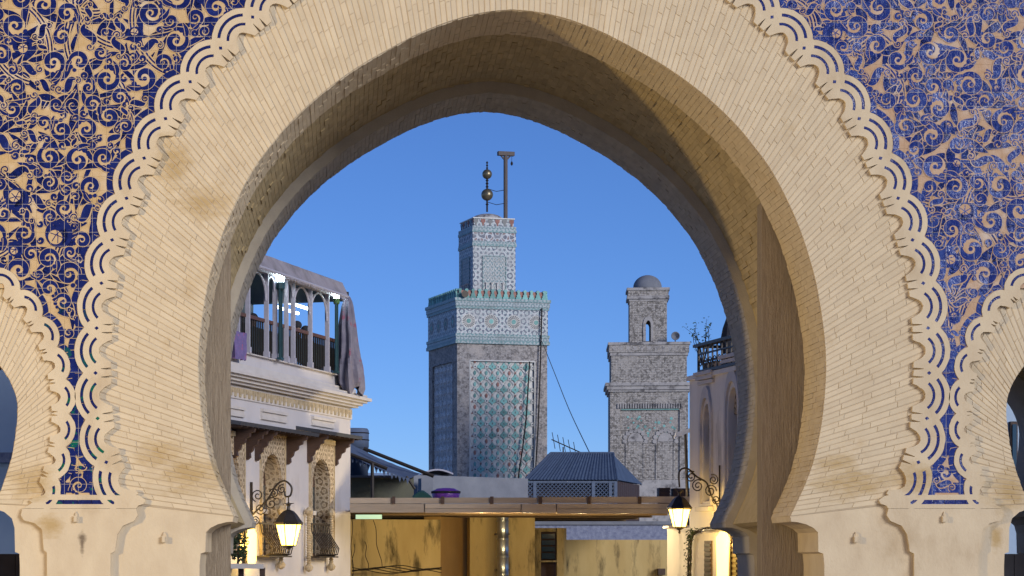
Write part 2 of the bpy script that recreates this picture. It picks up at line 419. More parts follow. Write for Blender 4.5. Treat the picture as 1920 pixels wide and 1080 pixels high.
def thing(name, label, cat, loc=(0, 0, 0), rz=0, group=None):
    o = bpy.data.objects.new(name, None); COL.objects.link(o)
    o.empty_display_size = .2
    o.location = loc; o.rotation_euler = (0, 0, rz)
    RM[o.name] = Matrix.Translation(Vector(loc)) @ Matrix.Rotation(rz, 4, 'Z')
    return tag(o, label, cat, group)
def catmull(pts, per=10):
    out = []
    n = len(pts)
    for i in range(n - 1):
        p0, p1, p2, p3 = pts[max(i - 1, 0)], pts[i], pts[i + 1], pts[min(i + 2, n - 1)]
        for k in range(per):
            t = k / per
            out.append(tuple(.5 * (2 * p1[j] + (p2[j] - p0[j]) * t + (2 * p0[j] - 5 * p1[j] + 4 * p2[j] - p3[j]) * t * t +
                                   (3 * p1[j] - p0[j] - 3 * p2[j] + p3[j]) * t ** 3) for j in range(len(p1))))
    out.append(tuple(pts[-1]))
    return out
def resample(pts, n):
    L = [0]
    for a, b in zip(pts, pts[1:]): L.append(L[-1] + math.dist(a, b))
    out = []; j = 0
    for i in range(n + 1):
        t = L[-1] * i / n
        while j < len(L) - 2 and L[j + 1] < t: j += 1
        f = (t - L[j]) / max(L[j + 1] - L[j], 1e-9)
        out.append(tuple(a + (b - a) * f for a, b in zip(pts[j], pts[j + 1])))
    return out
def interp(x, xs, ys):
    if x <= xs[0]: return ys[0]
    for a, b, c, d in zip(xs, xs[1:], ys, ys[1:]):
        if x <= b: return c + (d - c) * (x - a) / (b - a)
    return ys[-1]
def spiral(c, r0, r1, a0, turns, n=22):
    return [(c[0] + (r0 + (r1 - r0) * i / n) * math.cos(a0 + turns * 2 * PI * i / n), c[1] + (r0 + (r1 - r0) * i / n) * math.sin(a0 + turns * 2 * PI * i / n)) for i in range(n + 1)]

# ------------------------------------------------------------------ ground
g = MB(); g.quad((-700, -300, 0), (700, -300, 0), (700, 1500, 0), (-700, 1500, 0))
g.build('ground', M['ground'])['kind'] = 'structure'

# ------------------------------------------------------------------ the gate
PX = .005
X0 = (960 - VX) * PX
def gp(u, py): return (X0 + u * PX, EYE + (VY - py) * PX)
ARCH = [(0, 18), (40, 21.5), (80, 29), (123, 42), (173, 62), (225, 89), (275, 117), (320, 147), (370, 186), (418, 232), (450, 270), (484, 316),
        (514, 371), (538, 425), (555, 475), (570, 530), (582, 600), (588, 660), (588, 715), (581, 790), (568, 855), (553, 900), (535, 940), (522, 968)]
ARCH_S = catmull(ARCH, 8)
JAMB = [(524, 978), (536, 979), (552, 983), (566, 990), (574, 998), (575, 1035), (584, 1038), (586, 1060), (586, 1371)]
SC = 1070
SARCH = [(0, 615), (25, 622), (55, 637), (85, 658), (110, 686), (130, 716), (142, 750), (143, 780), (138, 825), (130, 865), (117, 905), (102, 945)]
SARCH_S = catmull(SARCH, 8)
SJAMB = [(104, 955), (118, 960), (132, 972), (137, 990), (138, 1035), (146, 1038), (147, 1060), (147, 1371)]
gate = thing('city_gate', 'horseshoe-arched city gate of cream limewashed brick with blue glazed tile spandrels', 'gate', (X0, 0, 0))

def offset_prof(pts, o):
    """push a half profile (u, py) outwards by o pixels"""
    out = []
    for i, (u, p) in enumerate(pts):
        a = pts[max(i - 1, 0)]; b = pts[min(i + 1, len(pts) - 1)]
        tx, tz = b[0] - a[0], b[1] - a[1]; l = math.hypot(tx, tz) or 1
        out.append((max(u + tz / l * o, 0), p - tx / l * o))
    return out
def notch(half, base, c):
    """closed-at-ground opening outline, left foot -> apex -> right foot, in u, py"""
    full = [(c - u, p) for u, p in reversed(half + base)] + [(c + u, p) for u, p in (half + base)[1:]]
    return full
def wall_body(name, mat, main, mj, side, sj, y0, y1, z_top=10.2):
    out = [(-4600, 1370)]
    out += notch(side, sj, -SC)
    out += notch(main, mj, 0)
    out += notch(side, sj, SC)
    out += [(1450, 1370), (1450, -275), (-4600, -275)]
    b = MB(); b.prism([gp(u, min(p, 1369.9)) for u, p in out], [], y0, y1, back=True)
    return b.build(name, mat, gate)
wall_body('front_wall', M['stucco'], ARCH_S, JAMB, SARCH_S, SJAMB, .008, 1.0)
wall_body('passage_vault', M['plaster_rough'], offset_prof(ARCH_S, 9), [(u + 9, p) for u, p in JAMB[1:]], offset_prof(SARCH_S, 4), [(u + 4, p) for u, p in SJAMB[1:]], 1.004, 3.496)
BK = .985
bs_ = lambda pts: [(u * BK, VY + (p - VY) * BK) for u, p in pts]
wall_body('rear_wall', M['backstone'], bs_(ARCH_S), bs_(JAMB), bs_(SARCH_S) if False else offset_prof(SARCH_S, 2), [(u + 2, p) for u, p in SJAMB], 3.5, 4.6)

# main scalloped band path: nodes from the crown to the foot (u, py)
NODES = [(0, -236), (61, -217), (137, -187), (212, -152), (285, -112), (355, -68), (422, -19), (486, 34), (546, 92), (603, 155), (649, 224), (689, 298), (722, 373),
         (749, 451), (769, 532), (778, 616), (780, 700), (776, 785), (760, 867), (724, 945)]
SNODES = [(0, 497), (32, 508), (82, 532), (127, 567), (163, 611), (188, 662), (203, 717), (208, 776), (203, 833), (190, 888), (168, 943)]
class Path:
    def __init__(s, nodes_, c=0, sign=1):
        s.n = nodes_; s.c = c; s.sg = sign
        s.d = catmull(nodes_, 20)
    def raw(s, q, t):
        i = max(0, min(q * 20, len(s.d) - 1.0001)); k = int(i); f = i - k
        a, b = s.d[k], s.d[k + 1]
        p = (a[0] + (b[0] - a[0]) * f, a[1] + (b[1] - a[1]) * f)
        a2, b2 = s.d[max(k - 6, 0)], s.d[min(k + 7, len(s.d) - 1)]
        tx, ty = b2[0] - a2[0], b2[1] - a2[1]; l = math.hypot(tx, ty)
        return (p[0] + ty / l * t, p[1] - tx / l * t)
    def __call__(s, q, t):
        u, p = s.raw(q, t)
        return gp(s.c + s.sg * u, p)

# bricks of an arch face between an inner profile and the band
def ring(inner, outer, n, c, sg, bl, store, depth=.06):
    a = resample(inner, n); b = resample(outer, n)
    f = lambda p: gp(c + sg * p[0], p[1])
    jit = [U(-1.2, 1.2) for _ in range(n + 1)]
    for i in range(n):
        a0, a1, b0, b1 = a[i], a[i + 1], b[i], b[i + 1]
        w = math.dist(a0, b0)
        cuts = [0]
        x = bl * U(.35, 1.2)
        while x < w - bl * .3:
            cuts.append(x / w); x += bl * U(.75, 1.35)
        cuts.append(1)
        th = math.dist(a0, a1)
        for k in range(len(cuts) - 1):
            c0, c1 = cuts[k], cuts[k + 1]
            g0 = .12 / w
            L = lambda p, q, t: (p[0] + (q[0] - p[0]) * t, p[1] + (q[1] - p[1]) * t)
            c0 += g0 if k else 0; c1 -= g0
            def pt(t, e):
                lo = L(a0, b0, t); hi = L(a1, b1, t); return L(lo, hi, e)
            e0, e1 = .03 + U(0, .025), .97 - U(0, .025)
            y = U(-.0045, .0)
            cor = [pt(c0, e0), pt(c1, e0), pt(c1, e1), pt(c0, e1)]
            cen = (sum(p[0] for p in cor) / 4, sum(p[1] for p in cor) / 4)
            area = math.dist(cor[0], cor[1]) * math.dist(cor[0], cor[3])
            ins = []
            eb = 1.2 / max(th, 4); hb_ = .5 / w
            ins = [pt(c0 + hb_, e0 + eb), pt(c1 - hb_, e0 + eb), pt(c1 - hb_, e1 - eb), pt(c0 + hb_, e1 - eb)]
            front = [f(p) for p in ins]; back = [f(p) for p in cor]
            tl = [U(-.0015, .0015) for _ in range(4)]
            vs_ = [(p[0], y + tl[j], p[1]) for j, p in enumerate(front)] + [(p[0], y + .005, p[1]) for p in back] + [(p[0], .02, p[1]) for p in back]
            fs = [(0, 1, 2, 3)] + [(4 + j, 4 + (j + 1) % 4, (j + 1) % 4, j) for j in range(4)] + [(8 + j, 8 + (j + 1) % 4, 4 + (j + 1) % 4, 4 + j) for j in range(4)]
            px = 960 + c + sg * cen[0]
            vis = 0 < px < 1920 and 0 < cen[1] < 1080
            store.append((area if vis else 0, vs_, fs))
    return a
store = []
main_paths = {}
side_paths = {}
inner = [p for p in ARCH_S]
for sg in (-1, 1):
    P = Path(NODES, 0, sg); main_paths[sg] = P
    outer = [P.raw(q / 4, -6) for q in range(0, (len(NODES) - 1) * 4 + 1)]
    outer[0] = (0, outer[0][1])
    outer = [p for p in outer if p[1] < 962]
    crs = ring(inner, outer, 122, 0, sg, 54, store)
    for sc_ in (-1, 1):
        Q = Path(SNODES, SC * sg, sc_); side_paths[(sg, sc_)] = Q
        so = [Q.raw(q / 4, 12) for q in range(0, (len(SNODES) - 1) * 4 + 1)]; so[0] = (0, so[0][1])
        ring(SARCH_S, so, 46, SC * sg, sc_, 46, store)
store.sort(key=lambda t: -t[0])
face = MB()  # carrier of the bricks: the mortar bed
for sg in (-1, 1):
    P = main_paths[sg]
    a = resample(ARCH_S, 90); b = resample([P.raw(q / 4, 0) for q in range(0, (len(NODES) - 1) * 4 + 1)], 90)
    for i in range(90):
        q4 = [gp(sg * p[0], p[1]) for p in (a[i], b[i], b[i + 1], a[i + 1])]
        face.quad(*[(p[0], .0025, p[1]) for p in q4])
    for sc_ in (-1, 1):
        Q = side_paths[(sg, sc_)]
        a = resample(SARCH_S, 50); b = resample([Q.raw(q / 4, 15) for q in range(0, (len(SNODES) - 1) * 4 + 1)], 50)
        for i in range(50):
            q4 = [gp(SC * sg + sc_ * p[0], p[1]) for p in (a[i], b[i], b[i + 1], a[i + 1])]
            face.quad(*[(p[0], .0025, p[1]) for p in q4])
bed = face.build('brick_archivolt', M['mortar'], gate)
for ar, v, f in store[:300]:
    m = MB(); m.add(v, f); m.build('brick', M['brick'], bed)
m = MB()
for ar, v, f in store[300:]: m.add(v, f)
m.build('archivolt_bricks', M['brick'], bed, kind='stuff')

# soffit bricks of the front arch, vault and rear arch
def soffit(half, n, c, ys, mb, proud=(.003, .009), bl=.25, both=True, gap=.004, keep=None, header=0):
    pr = resample(half, n)
    for sg in (-1, 1):
        for i in range(n):
            if keep and not keep(pr[i]): continue
            p0, p1 = gp(c + sg * pr[i][0], pr[i][1]), gp(c + sg * pr[i + 1][0], pr[i + 1][1])
            tx, tz = p1[0] - p0[0], p1[1] - p0[1]; l = math.hypot(tx, tz) or 1
            nx, nz = -tz / l * sg * -1, tx / l * sg * -1      # toward the opening
            if (nx * (X0 + c * PX - p0[0]) + nz * (EYE - p0[1] + 2)) < 0: nx, nz = -nx, -nz
            y = ys[0] + .004
            first = bl * (.5 if i % 2 else 1)
            while y < ys[1] - .02:
                ye = min(y + first + U(-.02, .02), ys[1] - .003); first = bl
                if ys[1] - ye < .08: ye = ys[1] - .003
                h = U(*proud)
                if header and U(0, 1) < header: h += .010
                e = gap / l / 2
                A = (p0[0] + tx * e, p0[1] + tz * e); B = (p1[0] - tx * e, p1[1] - tz * e)
                ya, yb = y + gap / 2, ye - gap / 2
                h2 = h + U(-.0015, .0015)
                bot = [(A[0] - nx * .01, ya, A[1] - nz * .01), (B[0] - nx * .01, ya, B[1] - nz * .01), (B[0] - nx * .01, yb, B[1] - nz * .01), (A[0] - nx * .01, yb, A[1] - nz * .01)]
                top = [(A[0] + nx * h, ya, A[1] + nz * h), (B[0] + nx * h2, ya, B[1] + nz * h2), (B[0] + nx * h2, yb, B[1] + nz * h2), (A[0] + nx * h, yb, A[1] + nz * h)]
                mb.hexa(bot, top)
                y = ye
mb = MB(); soffit(ARCH_S, 122, 0, (.012, 1.0), mb, proud=(.002, .011)); mb.build('front_soffit_bricks', M['brick'], gate, kind='stuff')
mb = MB(); soffit(SARCH_S, 46, SC, (.012, 1.0), mb); soffit(SARCH_S, 46, -SC, (.012, 1.0), mb)
mb.build('side_soffit_bricks', M['brick'], gate, kind='stuff')
vp = offset_prof(ARCH_S, 9)
mb = MB(); soffit(vp, 118, 0, (1.01, 3.49), mb, proud=(.003, .008), bl=.27, keep=lambda p: p[1] < 505, header=.07); mb.build('vault_bricks', M['vaultbrick'], gate, kind='stuff')
mb = MB(); soffit(bs_(ARCH_S), 130, 0, (3.504, 4.6), mb, proud=(.002, .009), bl=.28); mb.build('rear_soffit_bricks', M['backstone'], gate, kind='stuff')

# scalloped stucco bands with glazed inlay
def band(P, n0, n1, name, spec, mats):
    st = MB(); inl = []; dias = []; bord = []
    for i in range(n0, n1):
        L = math.dist(P.n[i], P.n[i + 1]); k = spec['L'] / L
        f = lambda o, t: P(i + .5 + o / spec['L'], t)
        hw = spec['L'] / 2; cz = spec['c']
        out = []
        for j in range(13):
            o = -hw + 2 * hw * j / 12; out.append((o, cz + math.sqrt(spec['R'] ** 2 - o * o)))
        inn = []
        t0 = spec['t0']; ch = spec['cut']; cw = spec['cw']
        inn.append((-hw, t0))
        for nn in spec['notch']: inn += [(-hw + nn - 2.6, t0), (-hw + nn - .2, t0 + spec['nd']), (-hw + nn + .4, t0 + spec['nd']), (-hw + nn + 2.6, t0)]
        for j in range(15):
            a = -1 + 2 * j / 14; inn.append((a * cw, t0 + (ch - t0) * (1 - abs(a) ** 2.3)))
        for nn in reversed(spec['notch']): inn += [(hw - nn - 2.6, t0), (hw - nn - .4, t0 + spec['nd']), (hw - nn + .2, t0 + spec['nd']), (hw - nn + 2.6, t0)]
        inn.append((hw, t0))
        holes = []
        for r, wd, an in spec['slots']:
            h = [(r + wd / 2, -an + 2 * an * j / 10) for j in range(11)] + [(r - wd / 2, an - 2 * an * j / 10) for j in range(11)]
            holes.append([f(q * math.sin(a), cz + q * math.cos(a)) for q, a in h])
            mbi = MB(); segs = 3; 
            cu = [-an, -an + 2 * an * U(.26, .36), -an + 2 * an * U(.6, .72), an]
            for s_ in range(segs):
                a0, a1 = cu[s_] + (.012 if s_ else 0), cu[s_ + 1] - (.012 if s_ < 2 else 0)
                pts = []
                for j in range(5):
                    a = a0 + (a1 - a0) * j / 4; q = r - wd / 2 - .5; pts.append(f(q * math.sin(a), cz + q * math.cos(a)))
                for j in range(4, -1, -1):
                    a = a0 + (a1 - a0) * j / 4; q = r + wd / 2 + .5; pts.append(f(q * math.sin(a), cz + q * math.cos(a)))
                yy = -.079 + U(-.001, .001)
                mbi.poly([(x, yy, z) for x, z in pts])
            inl.append(mbi)
        out = out[:1] + [(o + U(-.5, .5), t + U(-.5, .5)) for o, t in out[1:-1]] + out[-1:]; inn = inn[:1] + [(o + U(-.4, .4), t + U(-.7, .7)) for o, t in inn[1:-1]] + inn[-1:]
        poly = [f(o, t) for o, t in out] + [f(o, t) for o, t in reversed(inn)]
        tris = tessellate_polygon([[Vector((x, z, 0)) for x, z in l] for l in [poly] + holes])
        flat = poly + [q for h in holes for q in h]
        st.add([(x, -.085, z) for x, z in flat], [tuple(t) for t in tris])
        no = len(out); n = len(poly)
        # walls: outer lobe edge, then inner edge (not the shared cuts)
        rows = [(0, no - 1, .0), (no, n - 1, .0)]
        for a, b, _ in rows:
            for j in range(a, b):
                (xa, za), (xb, zb) = poly[j], poly[j + 1]
                st.quad((xa, -.085, za), (xb, -.085, zb), (xb, .012, zb), (xa, .012, za))
        for h in holes:
            for j in range(len(h)):
                (xa, za), (xb, zb) = h[j], h[(j + 1) % len(h)]
                st.quad((xa, -.085, za), (xb, -.085, zb), (xb, -.07, zb), (xa, -.07, za))
        if spec.get('dia') and i > n0:
            c = [P(i - .045, 0), P(i, 4.2), P(i + .045, 0), P(i, -4.2)]
            dd_ = MB(); dd_.poly([(x, -.0865, z) for x, z in c]); dias.append(dd_)
        # glazed border outside the lobes
        r0, r1 = spec['R'] + 1.0, spec['R'] + spec['bw']
        for s_ in range(4):
            o0 = -hw + 2 * hw * s_ / 4 + .5; o1 = -hw + 2 * hw * (s_ + 1) / 4 - .5
            bb = MB(); pts = []
            for j in range(4):
                o = o0 + (o1 - o0) * j / 3; pts.append(f(o, cz + math.sqrt(r0 * r0 - o * o)))
            for j in range(3, -1, -1):
                o = o0 + (o1 - o0) * j / 3; pts.append(f(o, cz + math.sqrt(r1 * r1 - o * o)))
            yy = -.0685 + U(-.001, .001)
            bb.add([(x, yy, z) for x, z in pts] + [(x, -.055, z) for x, z in pts], [tuple(range(8))] + [(j, (j + 1) % 8, 8 + (j + 1) % 8, 8 + j) for j in range(8)])
            bord.append(bb)
    o = st.build(name, M['stucco'], gate)
    for b in inl: b.build('inlay', mats[0], o)
    for b in dias: b.build('diamond_inlay', mats[0], o)
    for b in bord: b.build('border_tile', mats[1], o)
    return o
SPEC_M = dict(L=84, R=60, c=-20, t0=-29, cut=-6, cw=21, notch=(7.7,), nd=19, slots=((47, 5.8, .72), (30, 5.2, .87)), dia=True, bw=12)
SPEC_S = dict(L=57, R=34.6, c=11.4, t0=0, cut=18, cw=13, notch=(1.5,), nd=11, slots=((22.5, 5, .75),), bw=10)
SPEC_S['notch'] = (3.0,)
for sg in (-1, 1):
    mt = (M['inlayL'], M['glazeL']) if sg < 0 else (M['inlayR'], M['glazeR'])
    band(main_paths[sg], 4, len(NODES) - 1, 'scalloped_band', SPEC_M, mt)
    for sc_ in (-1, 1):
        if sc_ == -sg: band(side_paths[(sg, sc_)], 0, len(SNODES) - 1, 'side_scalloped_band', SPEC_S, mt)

# feet of the bands, and the plain piers under them
for sg in (-1, 1):
    mt = M['inlayL'] if sg < 0 else M['inlayR']
    u = lambda pts: [gp(sg * a, p) for a, p in pts]
    b = MB(); b.prism(u([(686, 938), (697, 930), (716, 926), (735, 929), (868, 927), (884, 930), (905, 938), (898, 943), (917, 953.5), (704, 953.5), (700, 948), (690, 945)]),
                      [u([(745, 937.5), (898, 937.5), (890, 945.5), (745, 945.5)])], -.0855, .012, hole_y=-.07)
    o = b.build('band_foot', M['stucco'], gate)
    x = 745.5
    while x < 888:
        e = min(x + U(18, 26), 897 if x > 868 else 893)
        t = MB(); t.poly([(a, -.0795, z) for a, z in u([(x, 937), (e, 937), (e, 946), (x, 946)])]); t.build('inlay', mt, o); x = e + .8
    b = MB(); b.prism(u([(917, 954), (920, 966), (914, 976), (894, 981), (880, 993), (877, 1031), (871, 1036), (870, 1371), (752, 1371), (752, 1038), (744, 1034), (739, 1002), (729, 986), (708, 977), (701, 966), (704, 954)]), [], -.086, .012)
    b.build('pier', M['stucco'], gate)

# tile spandrels
ulist = [n[0] for n in NODES]; plist = [n[1] for n in NODES]
sl_p = [n[1] for n in SNODES]; sl_u = [n[0] for n in SNODES]
def region(u, py, m0=0, m1=0):
    """inside the spandrel left between the main and the side band (|u|, py), margins in px"""
    u = abs(u)
    if py > 922: return False
    um = interp(py, plist, ulist)
    slope = 1.0 if py > 350 else 1.3
    if u < um + m0 * slope: return False
    if py > sl_p[0] - 20:
        w = interp(py, sl_p, sl_u)
        if u > SC - w - m1 * (1.0 if py > 620 else 1.35): return False
    return True
ts = TS / PX
tiles = []
for sg in (-1, 1):
    for ci in range(-12, 60):
        for ri in range(-8, 60):
            x = GX + sg * 0 + (ci + .5) * TS * 1.0
            xx = GX + ((ci + .5) * TS if sg > 0 else -(ci + .5) * TS); zz = GZ + (ri + .5) * TS
            uu = (xx - X0) / PX; py = VY - (zz - EYE) / PX
            if uu * sg <= 0 or abs(uu) > 1010 or py < -40: continue
            if not region(uu, py, 8, 26): continue
            tiles.append((sg, xx, zz, 960 + uu, py))
tile_me = {}
for sg in (-1, 1):
    b = MB(); h = TS / 2 - .0005; e = .0008
    b.add([(-h + e, -.006, -h + e), (h - e, -.006, -h + e), (h - e, -.006, h - e), (-h + e, -.006, h - e), (-h, -.0052, -h), (h, -.0052, -h), (h, -.0052, h), (-h, -.0052, h),
           (-h, .01, -h), (h, .01, -h), (h, .01, h), (-h, .01, h)],
          [(0, 1, 2, 3)] + [(4 + j, 4 + (j + 1) % 4, (j + 1) % 4, j) for j in range(4)] + [(8 + j, 8 + (j + 1) % 4, 4 + (j + 1) % 4, 4 + j) for j in range(4)])
    tile_me[sg] = b
def inframe(t): return 12 < t[3] < 1908 and 12 < t[4]
random.shuffle(tiles)
tiles.sort(key=lambda t: not inframe(t))
panels = {}
for sg in (-1, 1):
    b = MB()
    ring_ = [main_paths[sg](q / 4, 12) for q in range(16, (len(NODES) - 1) * 4 + 1) if main_paths[sg].raw(q / 4, 12)[1] < 930]
    sp = [side_paths[(sg, -sg)](q / 4, 22) for q in range(0, (len(SNODES) - 1) * 4 + 1)]
    sp = [p for p in sp if p[1] > gp(0, 930)[1]]
    poly = ring_ + list(reversed(sp)) + [gp(sg * SC, 475), gp(sg * SC, -130), gp(sg * 285, -130)]
    b.prism(poly, [], -.055, .012)
    panels[sg] = b.build('tile_spandrel', M['tileL'] if sg < 0 else M['tileR'], gate)
protos = {}
for i, (sg, x, z, a, p) in enumerate(tiles[:300]):
    if sg not in protos:
        o = tile_me[sg].build('tile', M['tileL'] if sg < 0 else M['tileR'])
        protos[sg] = o.data
    else:
        o = bpy.data.objects.new('tile', protos[sg]); COL.objects.link(o)
    o.parent = panels[sg]
    o.location = (x - X0, -.056, z)
rest = {-1: MB(), 1: MB()}
for sg, x, z, a, p in tiles[300:]:
    t = tile_me[sg]; rest[sg].add([(v[0] + x, v[1] - .056, v[2] + z) for v in t.v], t.f)
for sg in (-1, 1): rest[sg].build('spandrel_tiles', M['tileL'] if sg < 0 else M['tileR'], panels[sg], kind='stuff')

# arabesque of cobalt glaze
def arabesque(sg):
    """glaze strokes, each lying in a chiselled groove that parts it from the ones below"""
    mb, hb = MB(), MB(); YB = -.0655; WF = .45 if sg < 0 else .54
    lay = [0]
    def y_():
        lay[0] += 1; return YB - lay[0] * 4.5e-6
    g2 = lambda pts: [gp(sg * a, b) for a, b in pts]
    def rib(pts, w, halo=3.0):
        ws = w if isinstance(w, list) else [w] * len(pts)
        if halo: hb.ribbon(g2(pts), [(x + halo) * PX for x in ws], y_())
        mb.ribbon(g2(pts), [x * PX for x in ws], y_())
    def disc(c, r, halo=0):
        if halo: hb.disc(gp(sg * c[0], c[1]), (r + halo) * PX, y_(), 10)
        mb.disc(gp(sg * c[0], c[1]), r * PX, y_(), 12)
    ok = lambda u, p, r: region(u, p, 38 + r * .9, 58 + r * .9)
    circles = []
    for r, tries in ((26, 170), (22, 800), (18, 2600), (14.5, 5000), (11, 7000), (8, 7000)):
        for _ in range(tries):
            u = U(420, 1000); p = U(-30, 915)
            if not ok(u, p, r): continue
            if any(abs(u - c[0]) < 70 and (u - c[0]) ** 2 + (p - c[1]) ** 2 < ((r + c[2]) * .93) ** 2 for c in circles): continue
            circles.append((u, p, r))
    def safe(pts, w, halo=3.0):
        run = []; ws = w if isinstance(w, list) else [w] * len(pts); rw_ = []
        for q, x in zip(pts, ws):
            if region(q[0], q[1], 42, 62): run.append(q); rw_.append(x)
            else:
                if len(run) > 3: rib(run, rw_, halo)
                run, rw_ = [], []
        if len(run) > 3: rib(run, rw_, halo)
    # broad leaves that carry the ground colour of the thicket
    for i, (u, p, r) in enumerate(circles):
        if r < 9: continue
        near = sorted(((u - c[0]) ** 2 + (p - c[1]) ** 2, c) for c in circles if c[2] >= 9 and c != (u, p, r))[:5]
        for dd, c in near[::2]:
            l = math.sqrt(dd); nx, ny = -(c[1] - p) / l, (c[0] - u) / l; sd_ = random.choice((-1, 1)); s_ = U(.1, .5) * l * sd_
            A = (u + nx * r * .75 * sd_, p + ny * r * .75 * sd_); B = (c[0] + nx * c[2] * .75 * sd_, c[1] + ny * c[2] * .75 * sd_)
            mid = ((u + c[0]) / 2 + nx * s_, (p + c[1]) / 2 + ny * s_)
            pts = [((1 - t) ** 2 * A[0] + 2 * t * (1 - t) * mid[0] + t * t * B[0], (1 - t) ** 2 * A[1] + 2 * t * (1 - t) * mid[1] + t * t * B[1]) for t in [k / 12 for k in range(13)]]
            wv = U(6, 14) + (3 if sg > 0 else 0)
            safe(pts, [1.5 + wv * math.sin(PI * (k / 12) ** .8) for k in range(13)])
    # long double-line vines
    for _ in range(34):
        u = U(420, 1000); p = U(-30, 900); R_ = U(40, 110); a0 = U(0, 2 * PI); sw = U(.8, 1.9) * random.choice((-1, 1))
        cx, cy = u - R_ * math.cos(a0), p - R_ * math.sin(a0)
        pts = [(cx + R_ * math.cos(a0 + sw * j / 26), cy + R_ * math.sin(a0 + sw * j / 26)) for j in range(27)]
        pts2 = [(cx + (R_ + 6.5) * math.cos(a0 + sw * j / 26), cy + (R_ + 6.5) * math.sin(a0 + sw * j / 26)) for j in range(27)]
        safe(pts, 3.2, 5); safe(pts2, 3.2, 4)
    order = circles[:]; random.shuffle(order)
    for u, p, r in order:
        a0 = U(0, 2 * PI); d = random.choice((-1, 1)); kind = U(0, 1)
        if r >= 10.5:
            disc_c = (u, p)
            if kind < .62:
                n = 30; tn = U(1.05, 1.5)
                hb.disc(gp(sg * u, p), r * .72 * PX, y_(), 18)
                pts = spiral((u, p), r * .80, r * .10, a0, d * tn, n)
                w = [2.0 + r * WF * max(0, math.sin(PI * min(1, (i / n) * 1.15 + .05))) ** .7 * (1 - .5 * i / n) for i in range(n + 1)]
                rib(pts, w, 2.2)
                disc(pts[-1], r * .13 + .9)
                for k in range(3):
                    a = a0 - d * (.2 + .5 * k); disc((u + r * .84 * math.cos(a), p + r * .84 * math.sin(a)), r * (.23 - .03 * k))
                # tail leaf leaving the scroll
                t0 = a0 + d * .2; tip = (u + r * 1.35 * math.cos(t0 - d * 1.0), p + r * 1.35 * math.sin(t0 - d * 1.0))
                A = pts[0]; M_ = (u + r * 1.15 * math.cos(t0 - d * .5), p + r * 1.15 * math.sin(t0 - d * .5))
                lf_ = [((1 - t) ** 2 * A[0] + 2 * t * (1 - t) * M_[0] + t * t * tip[0], (1 - t) ** 2 * A[1] + 2 * t * (1 - t) * M_[1] + t * t * tip[1]) for t in [k / 8 for k in range(9)]]
                safe(lf_, [1 + r * .26 * math.sin(PI * (k + 2) / 10.5) for k in range(9)], 2)
            elif kind < .70:
                n = 26
                hb.disc(gp(sg * u, p), r * .8 * PX, y_(), 18)
                pts = [(u + r * .74 * math.cos(a0 + 2 * PI * i / n), p + r * .74 * math.sin(a0 + 2 * PI * i / n)) for i in range(n + 1)]
                rib(pts, [3.0 + r * (WF + .3) * (.5 - .5 * math.cos(2 * PI * i / n)) for i in range(n + 1)], 0)
                for k in range(3):
                    a = a0 + PI / 3 * k + U(-.2, .2)
                    rib([(u - r * .55 * math.cos(a), p - r * .55 * math.sin(a)), (u + U(-2, 2), p + U(-2, 2)), (u + r * .55 * math.cos(a), p + r * .55 * math.sin(a))], 1.7, 0)
                for k in range(4):
                    a = a0 + PI + (k - 1.5) * .5; disc((u + r * .93 * math.cos(a), p + r * .93 * math.sin(a)), r * .19)
            else:
                n = 18; pts = []
                for i in range(n + 1):
                    t = i / n; q = (t - .5) * 1.8 * r
                    o = math.sin(t * 2 * PI) * r * .34 * d
                    pts.append((u + q * math.cos(a0) - o * math.sin(a0), p + q * math.sin(a0) + o * math.cos(a0)))
                safe(pts, [1.2 + r * .55 * math.sin(PI * t / n) ** 1.2 for t in range(n + 1)], 4)
                e = pts[-1]; safe(spiral(e, r * .36, 1, a0 + PI / 2, d * 1.2, 16), 2.6, 3)
                e = pts[0]; safe(spiral(e, r * .30, 1, a0 - PI / 2, d * 1.2, 16), 2.4, 3)
        else:
            n = 16
            hb.disc(gp(sg * u, p), r * .8 * PX, y_(), 12)
            pts = spiral((u, p), r * .8, r * .16, a0, d * U(.9, 1.3), n)
            rib(pts, [1.6 + r * .55 * math.sin(PI * i / n) for i in range(n + 1)], 1.6)
            if kind < .6: disc(pts[0], r * .30)
    return mb, hb
for sg in (-1, 1):
    am, ah_ = arabesque(sg)
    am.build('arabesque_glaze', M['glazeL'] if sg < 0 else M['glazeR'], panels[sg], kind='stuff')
    ah_.build('arabesque_grooves', M['tileL'] if sg < 0 else M['tileR'], panels[sg], kind='stuff')
# narrow leg of each spandrel between the bands: cobalt pieces with a bud at the foot
for sg in (-1, 1):
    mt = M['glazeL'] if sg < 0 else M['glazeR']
    f = lambda pts: [gp(sg * a, p) for a, p in pts]
    for k, pts in enumerate(([(779, 924), (846, 924), (843, 905), (782, 905)], [(836, 903), (845, 903), (838, 870), (823, 842), (815, 850), (828, 876)],
                             [(783, 903), (792, 903), (797, 876), (806, 850), (800, 842), (790, 868)], [(800, 838), (822, 838), (826, 815), (812, 800), (798, 815)],
                             [(804, 796), (820, 796), (828, 770), (814, 752), (800, 770)], [(806, 748), (822, 748), (826, 722), (815, 705), (802, 722)],
                             [(806, 700), (824, 700), (832, 672), (816, 655), (800, 672)])):
        b = MB(); q = f(pts); y = -.0695 - k * .0003
        b.add([(x, y, z) for x, z in q] + [(x, -.056, z) for x, z in q], [tuple(range(len(q)))] + [(j, (j + 1) % len(q), len(q) + (j + 1) % len(q), len(q) + j) for j in range(len(q))])
        b.build('glazed_piece', mt, panels[sg])
    b = MB(); b.ribbon(f(spiral((812, 888), 15, 3, 1.2, 1.3, 20)), 4.5 * PX, -.0702); b.build('bud_scroll', mt, panels[sg])

